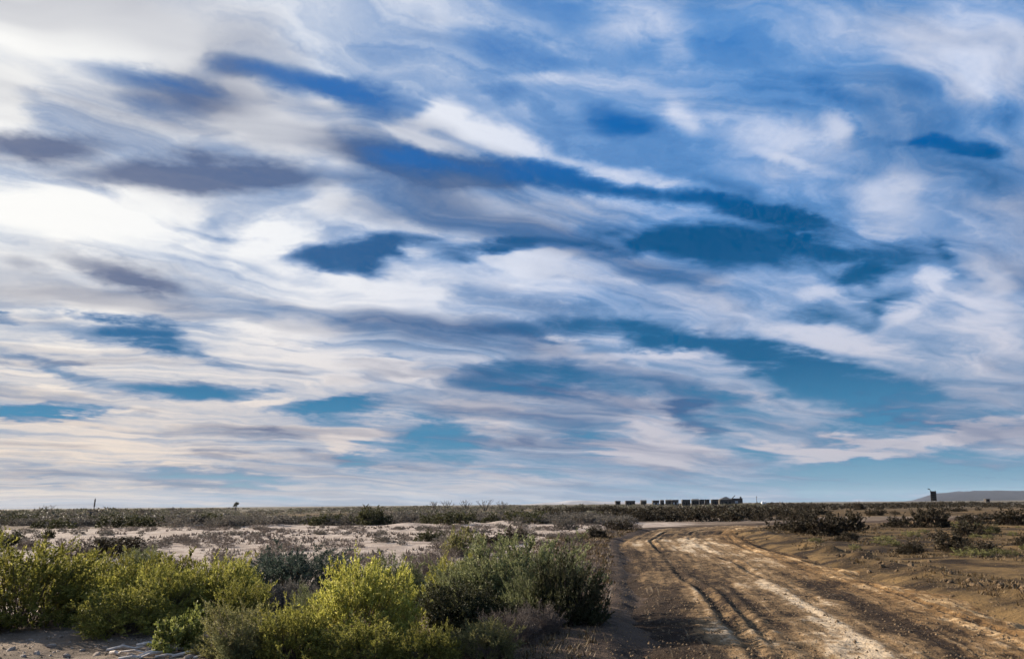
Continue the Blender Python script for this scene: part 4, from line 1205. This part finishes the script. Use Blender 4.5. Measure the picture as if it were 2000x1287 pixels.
def gen_track(g, n):
    Y = 8.6 + 22 * g.random(n) ** 1.5
    return np.interp(Y, _dy, _dxx) + g.uniform(-5.5, 4.6, n), Y
litter('track_gravel', 12000, gen_track, M_CLOD, 'crumbs of dirt and gravel lying on the track', (.006, .030), 18)
def gen_left(g, n):
    Y = 8.5 + 6 * g.random(n)
    return np.tan(g.uniform(-.62, -.1, n)) * Y, Y
litter('pebbles', 1500, gen_left, M_STONE, 'pale pebbles on the bare soil at lower left', (.006, .028), 9)

def stubble(name, n, gen, mat, label, hh, seed, nb=7):
    g = np.random.default_rng(seed)
    X, Y = gen(g, n)
    ok = np.abs(road_t(X, Y)) > HALF + .2
    X, Y = X[ok], Y[ok]; n = len(X); Z = ground_h(X, Y)
    m_ = n * nb; i_ = np.repeat(np.arange(n), nb)
    H_ = (hh[0] + (hh[1] - hh[0]) * g.random(m_)); a = g.uniform(0, 6.28, m_); ln = H_ * g.uniform(.3, 1.3, m_)
    bx = X[i_] + g.normal(0, .05, m_); by = Y[i_] + g.normal(0, .05, m_)
    w_ = .004 + .0007 * Y[i_]
    pa = a + 1.57
    V = np.stack([np.stack([bx - np.cos(pa) * w_, by - np.sin(pa) * w_, Z[i_] - .01], -1), np.stack([bx + np.cos(pa) * w_, by + np.sin(pa) * w_, Z[i_] - .01], -1),
                  np.stack([bx + np.cos(a) * ln, by + np.sin(a) * ln, Z[i_] + H_], -1)], 1).reshape(-1, 3)
    link(name, mesh_from(name, V, np.arange(m_ * 3).reshape(-1, 3), 3, [mat]), kind='stuff', label=label)
def gen_flat(g, n):
    Y = 15 + 55 * g.random(n); X = np.tan(g.uniform(-.64, .12, n)) * Y
    k_ = fbm(X / 3.0, Y / 3.0, 2, 88) > .02
    return X[k_], Y[k_]
stubble('dry_grass', 4500, gen_flat, LEAF['dry'], 'thin dry stubble on the pale sand flat', (.05, .2), 12)
def gen_verge(g, n):
    Y = 9 + 45 * g.random(n) ** 1.4
    return np.interp(Y, _dy, _dxx) + g.uniform(-6.5, -3.2, n), Y
stubble('verge_grass', 2600, gen_verge, LEAF['straw'], 'short dead stubble on the brown verge between shrubs and track', (.02, .10), 13, 6)
def gen_right(g, n):
    Y = 12 + 75 * g.random(n) ** 1.3; X = np.tan(g.uniform(.2, .66, n)) * Y
    k_ = (fbm(X / 2.6, Y / 2.6, 2, 90) > -.02) & (road_t(X, Y) > 3.2)
    return X[k_], Y[k_]
stubble('dark_dry_grass', 8000, gen_right, LEAF['straw'], 'thin dark stubble on the ochre ground right of the track', (.02, .09), 14)

# ================================================================== haze: clear dry air that slowly pales the distance
hb = Soup().box(-14600, 14600, -14600, 14600, -4.0, 165.0)
mt = bpy.data.materials.new('haze_air'); mt.use_nodes = True
t = NT(mt.node_tree); t.n.clear()
pv = t.new('ShaderNodeVolumePrincipled')
pv.inputs['Color'].default_value = (.80, .88, 1.0, 1)
pv.inputs['Density'].default_value = 1.7e-5
pv.inputs['Anisotropy'].default_value = 0.0
ou = t.new('ShaderNodeOutputMaterial'); t.l.new(pv.outputs[0], ou.inputs['Volume'])
link('haze', hb.mesh('haze', mt), kind='stuff', label='thin dry haze over the whole plain')
SC.cycles.max_bounces = 6
SC.cycles.diffuse_bounces = 3
SC.cycles.volume_bounces = 1
